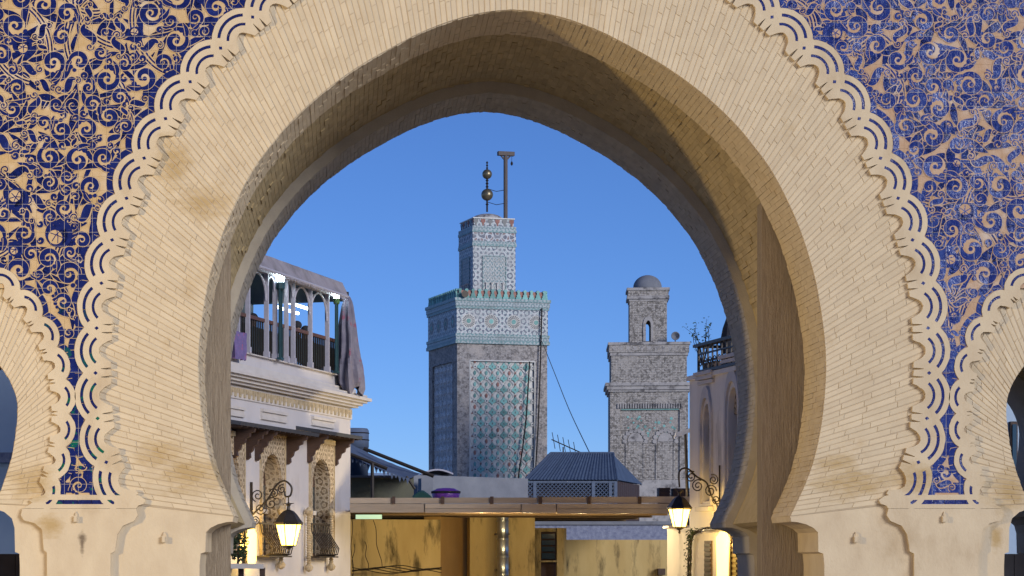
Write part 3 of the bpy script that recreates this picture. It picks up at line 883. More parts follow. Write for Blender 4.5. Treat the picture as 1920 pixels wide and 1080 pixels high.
for o in list(gate.children):
    if o.name.split('.')[0] in ('scalloped_band', 'side_scalloped_band', 'band_foot', 'pier', 'tile_spandrel'): o.scale = (1, .5, 1)
# timber jambs behind the front arch
for sg, u0 in ((-1, 538), (1, 506)):
    x = u0; 
    j = MB(); a, b_ = sorted((gp(sg * (u0 + 3), 0)[0], gp(sg * 640, 0)[0])); j.box(a, b_, 1.10, 1.40, 0.02, 5.4)
    jo = j.build('timber_jamb', M['wood_jamb'], gate)
    while x < 625:
        w = U(15, 21); p = MB(); a, b_ = sorted((gp(sg * x, 0)[0], gp(sg * (x + w - .08), 0)[0]))
        p.box(a, b_, 1.055 + U(0, .003), 1.12, 0.02, 5.45); p.build('plank', M['wood_jamb'], jo); x += w

# small electrical boxes on the gate face
for (px, py, yy, lab) in ((143, 972, -.0445, 'small cream junction box on the pier left of the main arch'), (307, 1010, -.002, 'small cream junction box on the left jamb of the main arch'),
                          (1604, 1010, -.002, 'small cream junction box on the right jamb of the main arch'), (1767, 972, -.0445, 'small cream junction box on the pier right of the main arch')):
    x, z = gp(px - 960, py)
    t = thing('junction_box', lab, 'junction box', (x, yy, z), 0, 'junction boxes on the gate')
    b = MB(Matrix.Translation((x, yy, z))); b.box(-.018, .018, -.032, .003, -.036, .022); b.build('box_body', M['stucco'], t)
    b = MB(Matrix.Translation((x, yy, z))); b.tube([(0, -.015, .02), (0, -.013, .045), (.004, .0, .062)], .006); b.build('conduit', M['stucco'], t)
    b = MB(Matrix.Translation((x, yy, z))); b.box(-.013, .013, -.036, -.032, -.03, .016); b.build('cover', M['stucco'], t)
#PART2
# ------------------------------------------------------------------ street floodlight that lights the gate from the left
fl = thing('floodlight_pole', 'tall grey floodlight pole in the square left of the gate', 'street light', (-21, -13.2, 0))
b = MB(); b.lathe([(.22, 0), (.22, .12), (.11, .16), (.08, 1.2), (.06, 5.88), (.05, 5.9)], (-21, -13.2, 0), 12); b.build('pole', M['iron'], fl)
hd = Vector((-21, -13.2, 6.0)); aim = (Vector((2.2, .3, 3.6)) - hd).normalized()
rot = aim.to_track_quat('-Z', 'Y').to_matrix().to_4x4()
tfh = Matrix.Translation(hd) @ rot
b = MB(tfh); b.hexa([(-.26, -.2, -.1), (.26, -.2, -.1), (.26, .2, -.1), (-.26, .2, -.1)], [(-.16, -.12, .14), (.16, -.12, .14), (.16, .12, .14), (-.16, .12, .14)]); hh = b.build('lamp_head', M['iron'], fl)
b = MB(tfh); b.quad((-.22, -.16, -.102), (.22, -.16, -.102), (.22, .16, -.102), (-.22, .16, -.102)); b.build('lamp_glass', emit('floodlight_glass', (1, .8, .45), 30), hh)
ld = bpy.data.lights.new('floodlight', 'SPOT'); ld.energy = 14500; ld.color = (1, .73, .34); ld.spot_size = math.radians(80); ld.spot_blend = .5; ld.shadow_soft_size = .5
lo = bpy.data.objects.new('floodlight', ld); COL.objects.link(lo); lo.location = hd + aim * .25; lo.rotation_euler = aim.to_track_quat('-Z', 'Y').to_euler()

# ------------------------------------------------------------------ helpers for street fronts
class Front:
    """a wall plane through two ground points; local x along the wall (left to right as seen), y inwards, z up"""
    def __init__(s, pa, pb):
        a = Vector((pa.x, pa.y, 0)); b = Vector((pb.x, pb.y, 0))
        s.L = (b - a).length; x = (b - a).normalized(); y = Vector((0, 0, 1)).cross(x)
        s.m = Matrix(((x.x, y.x, 0, a.x), (x.y, y.y, 0, a.y), (0, 0, 1, 0), (0, 0, 0, 1)))
        s.inv = s.m.inverted(); s.ang = math.atan2(x.y, x.x); s.a = a
    def la(s, px, py, y=0):
        c = s.inv @ Vector((0, -D, EYE)); d = s.inv.to_3x3() @ Vector(((px - VX) / F, 1, (VY - py) / F))
        t = (y - c.y) / d.y; p = c + d * t
        return p.x, p.z
def thing_at(f, name, label, cat, x=0, y=0, z=0, group=None):
    p = f.m @ Vector((x, y, z)); return thing(name, label, cat, p, f.ang, group)
def yz_spiral(x, c, r0, r1, a0, turns, n=20):
    return [(x, c[0] + (r0 + (r1 - r0) * i / n) * math.cos(a0 + turns * 2 * PI * i / n), c[1] + (r0 + (r1 - r0) * i / n) * math.sin(a0 + turns * 2 * PI * i / n)) for i in range(n + 1)]
def arch_hole(x0, x1, z0, zs, zt, n=8):
    c = (x0 + x1) / 2; h = (x1 - x0) / 2
    pts = [(x0, z0), (x1, z0), (x1, zs)]
    for i in range(1, n):
        t = i / n; pts.append((c + h * math.cos(t * PI / 2) ** .9, zs + (zt - zs) * math.sin(t * PI / 2) ** 1.05))
    pts.append((c, zt))
    for i in range(n - 1, 0, -1):
        t = i / n; pts.append((c - h * math.cos(t * PI / 2) ** .9, zs + (zt - zs) * math.sin(t * PI / 2) ** 1.05))
    pts.append((x0, zs))
    return pts
M['carvedz'] = zellij('carved_plaster_tracery', (.56, .46, .33), (.16, .11, .06), 62, .55, (.40, .31, .2), .85)

def lantern(f, name, label, x, y, z, s=1.0, pane=None, group=None):
    """hexagonal street lantern: finial, roof, glazed body with bars, tip; z is the top of the glass"""
    t = thing_at(f, name, label, 'street lamp', x, y, z, group)
    tf = f.m @ Matrix.Translation((x, y, z)) @ Matrix.Scale(s, 4)
    b = MB(tf); b.lathe([(.29, -.01), (.30, .03), (.27, .06), (.17, .2), (.11, .26), (.04, .29), (.03, .36), (.05, .38), (.015, .44)], n=6); b.build('lantern_roof', M['iron'], t)
    b = MB(tf)
    for k in range(5):
        a = k * 2 * PI / 5; b.tube([(0, 0, .40), (.11 * math.cos(a), .11 * math.sin(a), .42 + .0 * k)], [.02, .004], 5)
    b.build('star_finial', M['iron'], t)
    for k in range(6):
        a0, a1 = k * PI / 3 + .04, (k + 1) * PI / 3 - .04
        p = MB(tf); R0, R1 = .25, .145
        p.quad((R1 * math.cos(a0), R1 * math.sin(a0), -.42), (R1 * math.cos(a1), R1 * math.sin(a1), -.42), (R0 * math.cos(a1), R0 * math.sin(a1), -.012), (R0 * math.cos(a0), R0 * math.sin(a0), -.012))
        p.build('pane', pane or M['pane'], t)
        g_ = MB(tf); a = k * PI / 3
        g_.tube([(.145 * math.cos(a), .145 * math.sin(a), -.43), (.255 * math.cos(a), .255 * math.sin(a), -.005)], .011, 5); g_.build('glazing_bar', M['iron'], t)
    point(tf @ Vector((0, 0, -.2)), 80, (1, .66, .2))
    b = MB(tf); b.lathe([(.012, -.58), (.03, -.55), (.02, -.5), (.10, -.45), (.155, -.43), (.15, -.415)], n=6); b.build('lantern_base', M['iron'], t)
    return t

# ------------------------------------------------------------------ left street front: the terrace house
LF = Front(at(433, 0, 45), at(657, 0, 52.07))
la = LF.la
tl = thing_at(LF, 'terrace_house', 'white house with glazed rooftop terrace, carved windows and wooden eaves left of the street', 'building', LF.L / 2)
zz = lambda py, y=0: la(598, py, y)[1]
XW0, XW1 = -4.5, LF.L
z_par = zz(694, -.05)
z_fr1, z_fr0 = zz(755), zz(776)
holes = []
wins = []
for (p0, p1, ptop, ybot, zap, zsp, q0, q1) in ((491, 525, 816, 1041, 852, 905, 488, 531), (584, 616, 832, 1044, 862, 908, 580, 623), (422, 446, 818, 1040, 853, 905, 419, 455)):
    c = (p0 + p1) / 2
    x0, x1 = la(p0, 900)[0], la(p1, 900)[0]
    z0, zt, zs = la(c, ybot)[1], la(c, zap)[1], la(c, zsp)[1]
    holes.append(arch_hole(x0, x1, z0, zs, zt)); wins.append((x0, x1, z0, zs, zt, la(q0, 900)[0], la(q1, 900)[0], la(c, ptop)[1]))
b = MB(LF.m); b.prism([(XW0, 0), (XW1, 0), (XW1, z_par), (XW0, z_par)], holes, 0, .34); wl = b.build('wall', M['whitewall'], tl)
b = MB(LF.m); b.box(XW0, XW1 - .003, .345, 8, 0.0, z_par - .1); b.build('rear_block', M['whitewall'], tl)
# cornice, frieze and parapet courses
for (pa_, pb_, pj, nm) in ((725, 730, .30, 'cornice'), (730, 736, .38, 'cornice'), (736, 741, .30, 'cornice'), (741, 747, .22, 'cornice'), (747, 752, .14, 'cornice'), (716, 725, .10, 'parapet_course'), (694, 696, .08, 'parapet_course')):
    z1_, z0_ = zz(pa_, -pj * .5), zz(pb_, -pj * .5)
    b = MB(LF.m); b.box(XW0, XW1 + pj, -pj, .3, z0_ + .002, z1_); b.build(nm, M['whitetrim'], tl)
b = MB(LF.m); b.box(XW0, XW1 + .03, -.03, .02, z_fr0, z_fr1); fr = b.build('frieze', M['whitetrim'], tl)
nfr = 34; stp = (XW1 + 1.2) / nfr
for k in range(nfr):
    x = -1.2 + k * stp; m = MB(LF.m); h = z_fr1 - z_fr0
    m.box(x + .02, x + stp * .42, -.06, -.028, z_fr0 + .15 * h, z_fr0 + .85 * h); m.box(x + stp * .52, x + stp * .8, -.058, -.028, z_fr0 + .45 * h, z_fr0 + .85 * h); m.build('key_ornament', M['carved'], fr)
# plaques over the windows
for (a_, b_, t_, bo) in ((488, 535, 770, 790), (583, 624, 784, 801), (426, 455, 762, 781)):
    x0, x1 = la(a_, 790)[0], la(b_, 790)[0]; c = (a_ + b_) / 2; z1_, z0_ = la(c, t_)[1], la(c, bo)[1]; h = z1_ - z0_
    for k, (f0, f1, pj) in enumerate(((0, .3, .05), (.3, .7, .03), (.7, 1, .07))):
        b = MB(LF.m); b.box(x0, x1, -pj, .01, z0_ + f0 * h + .002, z0_ + f1 * h); b.build('plaque_moulding', M['whitetrim'], tl)
# windows
for (x0, x1, z0, zs, zt, q0, q1, zp) in wins:
    b = MB(LF.m)
    hole = [(x + (.004 if x > (x0 + x1) / 2 else -.004), z) for x, z in arch_hole(x0 - .002, x1 + .002, z0, zs, zt + .004)]
    b.prism([(q0, z0 - .002), (x0 - .006, z0 - .002)] + [p for p in reversed(arch_hole(x0 - .006, x1 + .006, z0, zs, zt + .006)[1:])][:0] + [(x0 - .006, zs)] +
            [(x, z) for x, z in reversed(arch_hole(x0 - .006, x1 + .006, z0, zs, zt + .006)[3:-1])] + [(x1 + .006, zs), (x1 + .006, z0 - .002), (q1, z0 - .002), (q1, zp), (q0, zp)], [], -.035, .01)
    wf = b.build('window_surround', M['carvedz'], tl)
    b = MB(LF.m); b.box(q0 - .04, q1 + .04, -.07, .01, zp + .002, zp + .1); b.build('window_hood', M['carved'], wf)
    for xx in (q0 - .045, q1 + .005): 
        b = MB(LF.m); b.box(xx, xx + .04, -.05, .01, z0, zp); b.build('moulding', M['carved'], wf)
    b = MB(LF.m); ah = arch_hole(x0 + .004, x1 - .004, z0, zs, zt - .004)
    n = len(ah)
    b.add([(x, .0, z) for x, z in ah] + [(x, .33, z) for x, z in ah], [(i, i + 1, n + i + 1, n + i) for i in range(1, n - 1)] + [(n - 1, 0, n, 2 * n - 1)]); b.build('carved_reveal', M['carvedz'], wf)
    w = MB(LF.m); w.box(x0, x1, .31, .335, z0, zt); wo = w.build('window', M['darkwood'], tl)
    zm = z0 + (zs - z0) * .62
    for (u0, u1, v0, v1) in ((.06, .46, .05, .55), (.54, .94, .05, .55), (.06, .46, .62, .97), (.54, .94, .62, .97)):
        g_ = MB(LF.m); W_ = x1 - x0; H_ = zs - z0
        g_.box(x0 + u0 * W_, x0 + u1 * W_, .298, .312, z0 + v0 * H_, z0 + v1 * H_); g_.build('window_pane', M['glass'], wo)
    w = MB(LF.m); w.box(x0, x1, .27, .315, zs - (zs - z0) * .42, zs - (zs - z0) * .36); w.build('transom', M['whitetrim'], wo)
# belly grilles with twisted posts
for (p0, p1, yt, yb, x_) in ((487, 530, 984, 1042, 0), (582, 618, 985, 1043, 1)):
    x0, x1 = la(p0, 1010, -.1)[0], la(p1, 1010, -.1)[0]; c = (p0 + p1) / 2; z1_, z0_ = la(c, yt, -.1)[1], la(c, yb, -.1)[1]
    gr = MB(LF.m); gr.box(x0, x1, -.12, -.08, z1_, z1_ + .04); go = gr.build('window_grille', M['iron'], tl)
    gr = MB(LF.m); gr.box(x0, x1, -.30, -.02, z0_ - .03, z0_); gr.build('grille_base', M['iron'], go)
    nb = 11
    for k in range(nb):
        x = x0 + (x1 - x0) * (k + .5) / nb; h = z1_ - z0_
        r_ = MB(LF.m); r_.tube([(x, -.10, z1_), (x, -.12, z1_ - .25 * h), (x, -.22, z1_ - .5 * h), (x, -.33, z1_ - .75 * h), (x, -.30, z0_ + .06 * h), (x, -.18, z0_)], .013, 5); r_.build('bar', M['iron'], go)
for (px, yt, yb, lab) in ((527, 950, 1063, 0), (579, 953, 1068, 0), (621, 956, 1066, 0)):
    x, z1_ = la(px, yt, -.12); z0_ = la(px, yb, -.12)[1]
    b = MB(LF.m); n = 40
    b.tube([(x, -.12, z0_ + .12 + (z1_ - z0_ - .24) * k / n) for k in range(n + 1)], [.055 if k % 2 else .036 for k in range(n + 1)], 8)
    po = b.build('twisted_post', M['carved'], tl)
    for zc, up in ((z1_ - .09, 1), (z0_ + .02, -1)):
        b = MB(LF.m); b.lathe([(.02, -.07), (.08, -.03), (.10, .03), (.06, .08), (.02, .12)], (x, -.12, zc), 8); b.build('post_finial', M['carved'], po)
# wooden eaves on brackets
for (pa_, pb_, ye) in ((425, 574, 800), (576, 656, 813)):
    xa, xb = la(pa_, ye, -.25)[0], la(pb_, ye, -.25)[0]; c = (pa_ + pb_) / 2; zt = la(c, (ye if pa_ < 500 else 811) - 5, -.5)[1]
    b = MB(LF.m); b.hexa([(xa, -.52, zt - .10), (xb, -.52, zt - .10), (xb, .0, zt - .02), (xa, .0, zt - .02)], [(xa, -.55, zt - .03), (xb, -.55, zt - .03), (xb, .0, zt + .06), (xa, .0, zt + .06)])
    eo = b.build('eave', M['eave'], tl)
    k = 0; nt_ = int((xb - xa) / .3)
    for j in range(nt_):
        x = xa + (xb - xa) * (j + .5) / nt_; m = MB(LF.m); m.box(x - .02, x + .02, -.5, -.02, zt - .12, zt - .07); m.build('soffit_batten', M['darkwood'], eo)
    for px in ((437, 461, 479, 537) if pa_ < 500 else (577, 626)):
        x = la(px, 835)[0]; zb = zt - .10
        prof = [(0, 0), (-.46, 0), (-.44, -.08), (-.36, -.10), (-.35, -.17), (-.27, -.20), (-.25, -.28), (-.17, -.32), (-.15, -.40), (-.09, -.45), (-.10, -.53), (-.04, -.58), (0, -.56)]
        br = MB(LF.m); n = len(prof)
        br.add([(x - .05, y, zb + z) for y, z in prof] + [(x + .05, y, zb + z) for y, z in prof], [tuple(range(n)), tuple(range(2 * n - 1, n - 1, -1))] + [(j, (j + 1) % n, n + (j + 1) % n, n + j) for j in range(n)])
        br.build('bracket', M['darkwood'], eo)
# the glazed terrace
zf = z_par
z_ceil = zz(547, -.05)
cols = (446, 465, 500, 516, 537, 550, 582, 614)
cx = [la(p, 620, -.05)[0] for p in cols]
for i, x in enumerate(cx):
    b = MB(LF.m); w = .024
    b.box(x - w, x + w, -.09, .0, zf, z_ceil); co = b.build('terrace_column', M['iron_white'], tl)
    b = MB(LF.m); b.box(x - w * 1.6, x + w * 1.6, -.11, .02, zf + .002, zf + .12); b.build('column_base', M['iron_white'], co)
    if i < len(cx) - 1:
        xa, xb = x + w, cx[i + 1] - w; c = (xa + xb) / 2; r = (xb - xa) / 2; zsp = z_ceil - min(max(r, .28) * 1.05, .6)
        ar = MB(LF.m); ar.tube([(c + r * math.cos(PI * k / 12), -.045, zsp + (z_ceil - .03 - zsp) * math.sin(PI * k / 12)) for k in range(13)], .022, 5); ar.build('terrace_arch', M['iron_white'], co)
        for sgn in (-1, 1):
            for k in range(4):
                t = .15 + .2 * k; q = MB(LF.m); ang = PI * (.06 + .1 * k)
                p1_ = (c + sgn * r * math.cos(ang), -.045, zsp + (z_ceil - .03 - zsp) * math.sin(ang)); p0_ = (c + sgn * r, -.045, zsp - .05 + (z_ceil - zsp) * t)
                q.tube([p0_, ((p0_[0] + p1_[0]) / 2, -.045, (p0_[2] + p1_[2]) / 2 + .03), p1_], .009, 4); q.build('tracery', M['iron_white'], co)
b = MB(LF.m); b.box(XW0, XW1 - .25, -.10, .0, z_ceil, z_ceil + .08); b.build('terrace_beam', M['iron_white'], tl)
b = MB(LF.m); b.box(XW0, XW1 - .2, .02, 2.4, z_ceil + .02, z_ceil + .07); b.build('terrace_ceiling', M['teal'], tl)
b = MB(LF.m); b.box(XW0, XW1 - .25, 2.2, 2.35, z_ceil - .45, z_ceil + .01); b.build('rear_beam', M['teal'], tl)
zr = la(560, 622, -.03)[1]
b = MB(LF.m); b.box(XW0, XW1 - .3, -.02, .05, zr, zr + .07); ro = b.build('handrail', M['railwood'], tl)
b = MB(LF.m); b.box(XW0, XW1 - .3, .06, .08, zf + .1, zr - .12); b.build('rail_panel', M['teal'], ro)
nb = 70
for k in range(nb):
    x = -1.5 + (XW1 + 1.1) * k / nb; b = MB(LF.m); b.box(x - .012, x + .012, .0, .03, zf, zr); b.build('baluster', M['iron'], ro)
for k in range(6):
    x = -.5 + k * 1.45; b = MB(LF.m); b.box(x - .09, x + .09, 2.2, 2.38, zf, z_ceil - .45); b.build('rear_post', M['teal'], tl)
for k in range(2):
    b = MB(LF.m); x = la(562, 577, 1.4)[0]; z = la(562, 574 + 8 * k, 1.4)[1]; b.tube([(x - .9, 1.4 + .25 * k, z), (x + .6, 1.4 + .25 * k, z)], .035, 8); b.build('ceiling_tube', M['tube'], tl)
# canvas awning over it
aw = thing_at(LF, 'awning', 'weathered grey canvas awning with scalloped edge over the rooftop terrace', 'awning', LF.L / 2, 0, z_par)
xa, xb = la(440, 520, -.3)[0], la(655, 545, -.3)[0]
zb_, zm_, zt_ = zz(543, -.3), zz(536, -.3), zz(514, -.15)
n = 24
b = MB(LF.m)
rows = []
for j in range(5):
    t = j / 4; row = []
    for i in range(n + 1):
        x = xa + (xb - xa) * i / n; sag = -.02 * math.sin(PI * ((i * 5 / n) % 1)) * math.sin(PI * t) + U(-.008, .008)
        row.append((x, -.3 + .16 * t, zm_ + (zt_ - zm_) * t + sag))
    rows.append(row)
for j in range(4):
    for i in range(n): b.quad(rows[j][i], rows[j][i + 1], rows[j + 1][i + 1], rows[j + 1][i])
b.quad(rows[4][0], rows[4][n], (xb, 2.5, zt_ - .02), (xa, 2.5, zt_ - .02))
b.build('canvas', M['awning'], aw, smooth=True)
b = MB(LF.m)
for i in range(n * 2):
    x0 = xa + (xb - xa) * i / (n * 2); x1 = xa + (xb - xa) * (i + 1) / (n * 2); xm = (x0 + x1) / 2
    y = -.302 + .015 * math.sin(i)
    b.poly([(x0, -.302, zm_), (x0, y, zb_ + .05), ((x0 * 3 + x1) / 4, y, zb_), (xm, y, zb_ - .03), ((x0 + 3 * x1) / 4, y, zb_), (x1, y, zb_ + .05), (x1, -.302, zm_)])
b.build('valance', M['awning'], aw)
b = MB(LF.m); b.tube([(xa, -.29, zm_ - .02), (xb, -.29, zm_ - .02)], .03, 6); b.build('front_tube', M['iron_white'], aw)
b = MB(LF.m); b.tube([(xb - .02, -.27, zm_), (xb - .02, -.1, zt_ - .04), (xb - .02, .1, z_ceil)], .02, 6); b.build('end_frame', M['iron_white'], aw)
# terrace lanterns
for (px, py, pb, mt, lab) in ((526, 519, 690, M['white_lamp'], 'glaring white lantern on a post at the middle of the rooftop terrace'), (631, 553, 695, M['white_lamp'], 'white lantern above green glass at the right end of the rooftop terrace')):
    x, z = la(px, py, -.16); t = thing_at(LF, 'terrace_lantern', lab, 'lantern', x, -.16, zf, 'lanterns on the rooftop terrace')
    s_ = .8 if px < 600 else .6
    b = MB(LF.m); b.lathe([(.09 * s_, -.13 * s_), (.12 * s_, .0), (.10 * s_, .14 * s_)], (x, -.16, z), 8); b.build('lamp_globe', mt, t)
    b = MB(LF.m); b.lathe([(.13 * s_, .14 * s_), (.06, .22 * s_), (.02, .30 * s_)], (x, -.16, z), 8); b.build('lamp_cap', M['iron_white'], t)
    b = MB(LF.m); b.lathe([(.05, -.34 * s_), (.12 * s_, -.30 * s_), (.12 * s_, -.135 * s_)], (x, -.16, z), 8); b.build('lamp_base', M['leaf'] if px > 600 else M['teal'], t)
    b = MB(LF.m)
    for dx in (-.06, .06): b.tube([(x + dx, -.16, zf), (x + dx, -.16, z - .3 * s_)], .022, 6)
    b.build('post', M['teal'], t)
    b = MB(LF.m); b.box(x - .09, x + .09, -.2, -.12, zf - .005, zf + .04); b.build('foot', M['teal'], t)
# folded parasol and printed cloth
x, z1_ = la(652, 556, -.28); z0_ = la(655, 733, -.28)[1]
pa = thing_at(LF, 'folded_parasol', 'folded grey and crimson parasol hanging at the right end of the terrace', 'parasol', x, -.28, z0_)
b = MB(LF.m); n = 40; m_ = 18; rows = []
for j in range(m_ + 1):
    t = j / m_; z = z1_ + (z0_ - z1_) * t; row = []
    base = interp(t, [0, .08, .3, .55, .8, .95, 1], [.05, .13, .2, .24, .30, .30, .24])
    for i in range(n):
        a = 2 * PI * i / n; r = base * (1 + .22 * math.sin(7 * a + 2.2 * t + .7 * math.sin(3 * t * PI)) + .07 * math.sin(3 * a + 5 * t))
        dz = .10 * math.sin(3 * a + 1) * max(0, t - .75) * 4
        row.append((x + r * 1.15 * math.cos(a) + .25 * t * t, -.28 + r * .8 * math.sin(a), z + dz))
    rows.append(row)
for j in range(m_):
    for i in range(n): b.quad(rows[j][i], rows[j][(i + 1) % n], rows[j + 1][(i + 1) % n], rows[j + 1][i])
b.build('cloth', M['parasol'], pa, smooth=True)
b = MB(LF.m); b.tube([(x, -.28, z1_ + .1), (x + .1, -.28, z0_ - .12)], .025, 6); b.build('pole', M['iron'], pa)
x, z1_ = la(446, 622, -.14); z0_ = la(446, 674, -.14)[1]
b = MB(LF.m); n = 16; rows = []
for j in range(8):
    t = j / 7; rows.append([(x - .35 + .7 * i / n, -.15 - .05 * math.sin(i * 1.3 + 2 * t) - .02 * t, z1_ + (z0_ - z1_) * t + .01 * math.sin(i)) for i in range(n + 1)])
for j in range(7):
    for i in range(n): b.quad(rows[j][i], rows[j][i + 1], rows[j + 1][i + 1], rows[j + 1][i])
for i in range(n): b.quad(rows[0][i], rows[0][i + 1], (rows[0][i + 1][0], .1, z1_ + .02), (rows[0][i][0], .1, z1_ + .02))
tag(b.build('hanging_cloth', M['purplecloth'], None, smooth=True), 'purple printed cloth hung over the terrace rail at its left end', 'cloth')
# people at the terrace rail
def person(label, x, y, zs, turn):
    me = bpy.data.meshes.new('person'); o = bpy.data.objects.new('person', me)
    V = [(0, 0, .0), (0, 0, .25), (0, .0, .48), (0, -.01, .56), (0, -.03, .66), (0, -.03, .76), (.2, 0, .47), (.26, -.06, .2), (.16, -.3, .12), (-.2, 0, .47), (-.26, -.06, .2), (-.16, -.3, .12),
         (.1, -.25, .0), (.11, -.42, 0), (.11, -.43, -.42), (.11, -.55, -.44), (-.1, -.25, .0), (-.11, -.42, 0), (-.11, -.43, -.42), (-.11, -.55, -.44)]
    E = [(0, 1), (1, 2), (2, 3), (3, 4), (4, 5), (2, 6), (6, 7), (7, 8), (2, 9), (9, 10), (10, 11), (0, 12), (12, 13), (13, 14), (14, 15), (0, 16), (16, 17), (17, 18), (18, 19)]
    Rr = [.16, .15, .13, .055, .10, .085, .065, .05, .035, .065, .05, .035, .085, .07, .05, .04, .085, .07, .05, .04]
    me.from_pydata(V, E, []); COL.objects.link(o)
    md = o.modifiers.new('skin', 'SKIN')
    for i, sv in enumerate(me.skin_vertices[0].data): sv.radius = (Rr[i], Rr[i] * .85); sv.use_root = (i == 0)
    o.modifiers.new('sub', 'SUBSURF').levels = 1
    dg = bpy.context.evaluated_depsgraph_get()
    nm = bpy.data.meshes.new_from_object(o.evaluated_get(dg)); bpy.data.objects.remove(o)
    nm.materials.clear(); nm.materials.append(M['darkcoat']); nm.materials.append(M['skin'])
    for p in nm.polygons:
        p.material_index = 1 if p.center.z > .55 else 0
        p.use_smooth = True
    o = bpy.data.objects.new('person', nm); COL.objects.link(o)
    o.location = LF.m @ Vector((x, y, zs)); o.rotation_euler = (0, 0, LF.ang + turn); RM[o.name] = Matrix.Translation(o.location) @ Matrix.Rotation(LF.ang + turn, 4, 'Z')
    tag(o, label, 'person', 'people sitting on the terrace')
    hb = MB(RM[o.name]); hb.sphere((0, -.02, .745), .105, 10, 7, (1, 1.05, .95)); hb.build('hair', M['darkcoat'], o, smooth=True)
for (px, py, lab, tn) in ((555, 612, 'person in dark clothes seated behind the terrace rail, left of two', .6), (572, 621, 'person in dark clothes seated behind the terrace rail, right of two', -.7), (473, 598, 'dark clothed person seated at the left end of the terrace', 1.2)):
    x, z = la(px, py, .55)
    ch = thing_at(LF, 'terrace_stool', {555: 'dark stool under the left of two people seated at the terrace rail', 572: 'dark stool under the right of two people seated at the terrace rail', 473: 'dark stool at the left end of the terrace'}[px], 'stool', x, .55, zf, 'stools on the terrace')
    zs = z - .72
    b = MB(LF.m); b.box(x - .2, x + .2, .38, .75, zs - .20, zs - .15); b.build('seat', M['darkwood'], ch)
    for dx in (-.16, .16):
        for dy in (.42, .71): b = MB(LF.m); b.box(x + dx - .02, x + dx + .02, dy - .02, dy + .02, zf, zs - .2); b.build('leg', M['darkwood'], ch)
    person(lab, x, .55, zs, tn)
# bracket lantern on the left front
x, zb0 = la(469, 990); zt0 = la(469, 904)[1]; o_ = .80
zl = la(541, 983, -o_)[1]; xl = la(541, 983, -o_)[0]
bk = thing_at(LF, 'lamp_bracket', 'scrolled wrought iron lamp bracket fixed to the white house on the left', 'lamp bracket', x, 0, zb0, 'scrolled lamp brackets')
b = MB(LF.m); b.tube([(xl, -.03, zb0), (xl, -.03, zt0)], .028, 6); b.build('wall_bar', M['iron'], bk)
zm = zb0 + (zt0 - zb0) * .55
arm = catmull([(xl, -.03, zm - .25), (xl, -.18, zm - .12), (xl, -.38, zm + .08), (xl, -.55, zm + .34), (xl, -.72, zm + .42), (xl, -.86, zm + .30), (xl, -.84, zm + .14), (xl, -.74, zm + .12), (xl, -.72, zm + .22)], 6)
b = MB(LF.m); b.tube(arm, .02, 6); b.build('arm', M['iron'], bk)
for (cy, cz, r, a0, tn) in ((-.16, zm + .14, .13, -1.2, 1.6), (-.22, zm - .12, .14, 2, 1.7), (-.44, zm - .02, .13, 2.4, -1.6), (-.5, zm + .18, .10, .3, 1.6), (-.66, zm + .26, .09, 2, -1.5), (-.12, zm - .36, .09, 1, 1.5)):
    b = MB(LF.m); b.tube(yz_spiral(xl, (cy, cz), r, .02, a0, tn), .013, 5); b.build('scroll', M['iron'], bk)
b = MB(LF.m); b.tube([(xl, -.8, zm + .13), (xl, -o_, zl + .4)], .012, 5); b.build('hanger', M['iron'], bk)
lantern(LF, 'street_lantern', 'glowing yellow hexagonal lantern hanging before the white house on the left', xl, -o_, zl, .98, None, 'street lanterns')
# glaring wall lamp, shrub and shop canopy at the foot
x, z1_ = la(472, 990, -.18); z0_ = la(472, 1058, -.18)[1]
wl_ = thing_at(LF, 'wall_lamp', 'glaring yellow wall lamp beside the dark shrub at the lower left', 'wall lamp', x, 0, z0_)
b = MB(LF.m); b.lathe([(.05, z0_), (.09, z0_ + .08), (.10, z1_ - .12), (.04, z1_)], (x, -.18, 0), 10); b.build('lamp_glass', M['pane2'], wl_); point(LF.m @ Vector((x, -.18, (z0_ + z1_) / 2)), 60, (1, .64, .16), .05)
b = MB(LF.m); b.box(x - .06, x + .06, -.07, .0, z0_, z1_); b.build('back_plate', M['iron'], wl_)
for zc in (z0_ - .02, z1_ + .01):
    b = MB(LF.m); b.box(x - .04, x + .04, -.2, -.05, zc - .02, zc + .02); b.build('arm', M['iron'], wl_)
b = MB()
c0, c1 = at(400, 1057, 43.5), at(496, 1064, 43.5)
b.box(c0.x, c1.x, c0.y - .5, c0.y + 1.6, c1.z - .02, c0.z)
sc_t = thing('shop_canopy', 'small stone coping above a yellow lit opening at the lower left corner', 'canopy', (c0.x, c0.y, 0))
b.build('coping', M['whitetrim'], sc_t)
for px in (452, 492): 
    p = at(px, 1066, 43.4); b = MB(); b.box(p.x - .05, p.x + .05, p.y - .05, p.y + .05, 0, p.z + .015); b.build('post', M['darkwood'], sc_t)
def leafball(c, r, n, mat, parent, name, sz=.05):
    b = MB()
    for _ in range(n):
        d = Vector((U(-1, 1), U(-1, 1), U(-1, 1)))
        if d.length > 1: d.normalize()
        p = Vector(c) + Vector((d.x * r[0], d.y * r[1], d.z * r[2])); q = Vector((U(-1, 1), U(-1, 1), U(-.6, .6))).normalized(); s = q.orthogonal().normalized()
        l = sz * U(.6, 1.3); b.poly([p, p + q * l * .5 + s * l * .28, p + q * l, p + q * l * .5 - s * l * .28])
    return b.build(name, mat, parent)
p = at(446, 1024, 43.8); sh = thing('shrub', 'dark green leafy shrub on the stone coping at the lower left', 'shrub', (p.x, p.y, at(446, 1057, 43.8).z))
leafball(p, (.17, .2, .27), 420, M['leafdark'], sh, 'foliage', .08)
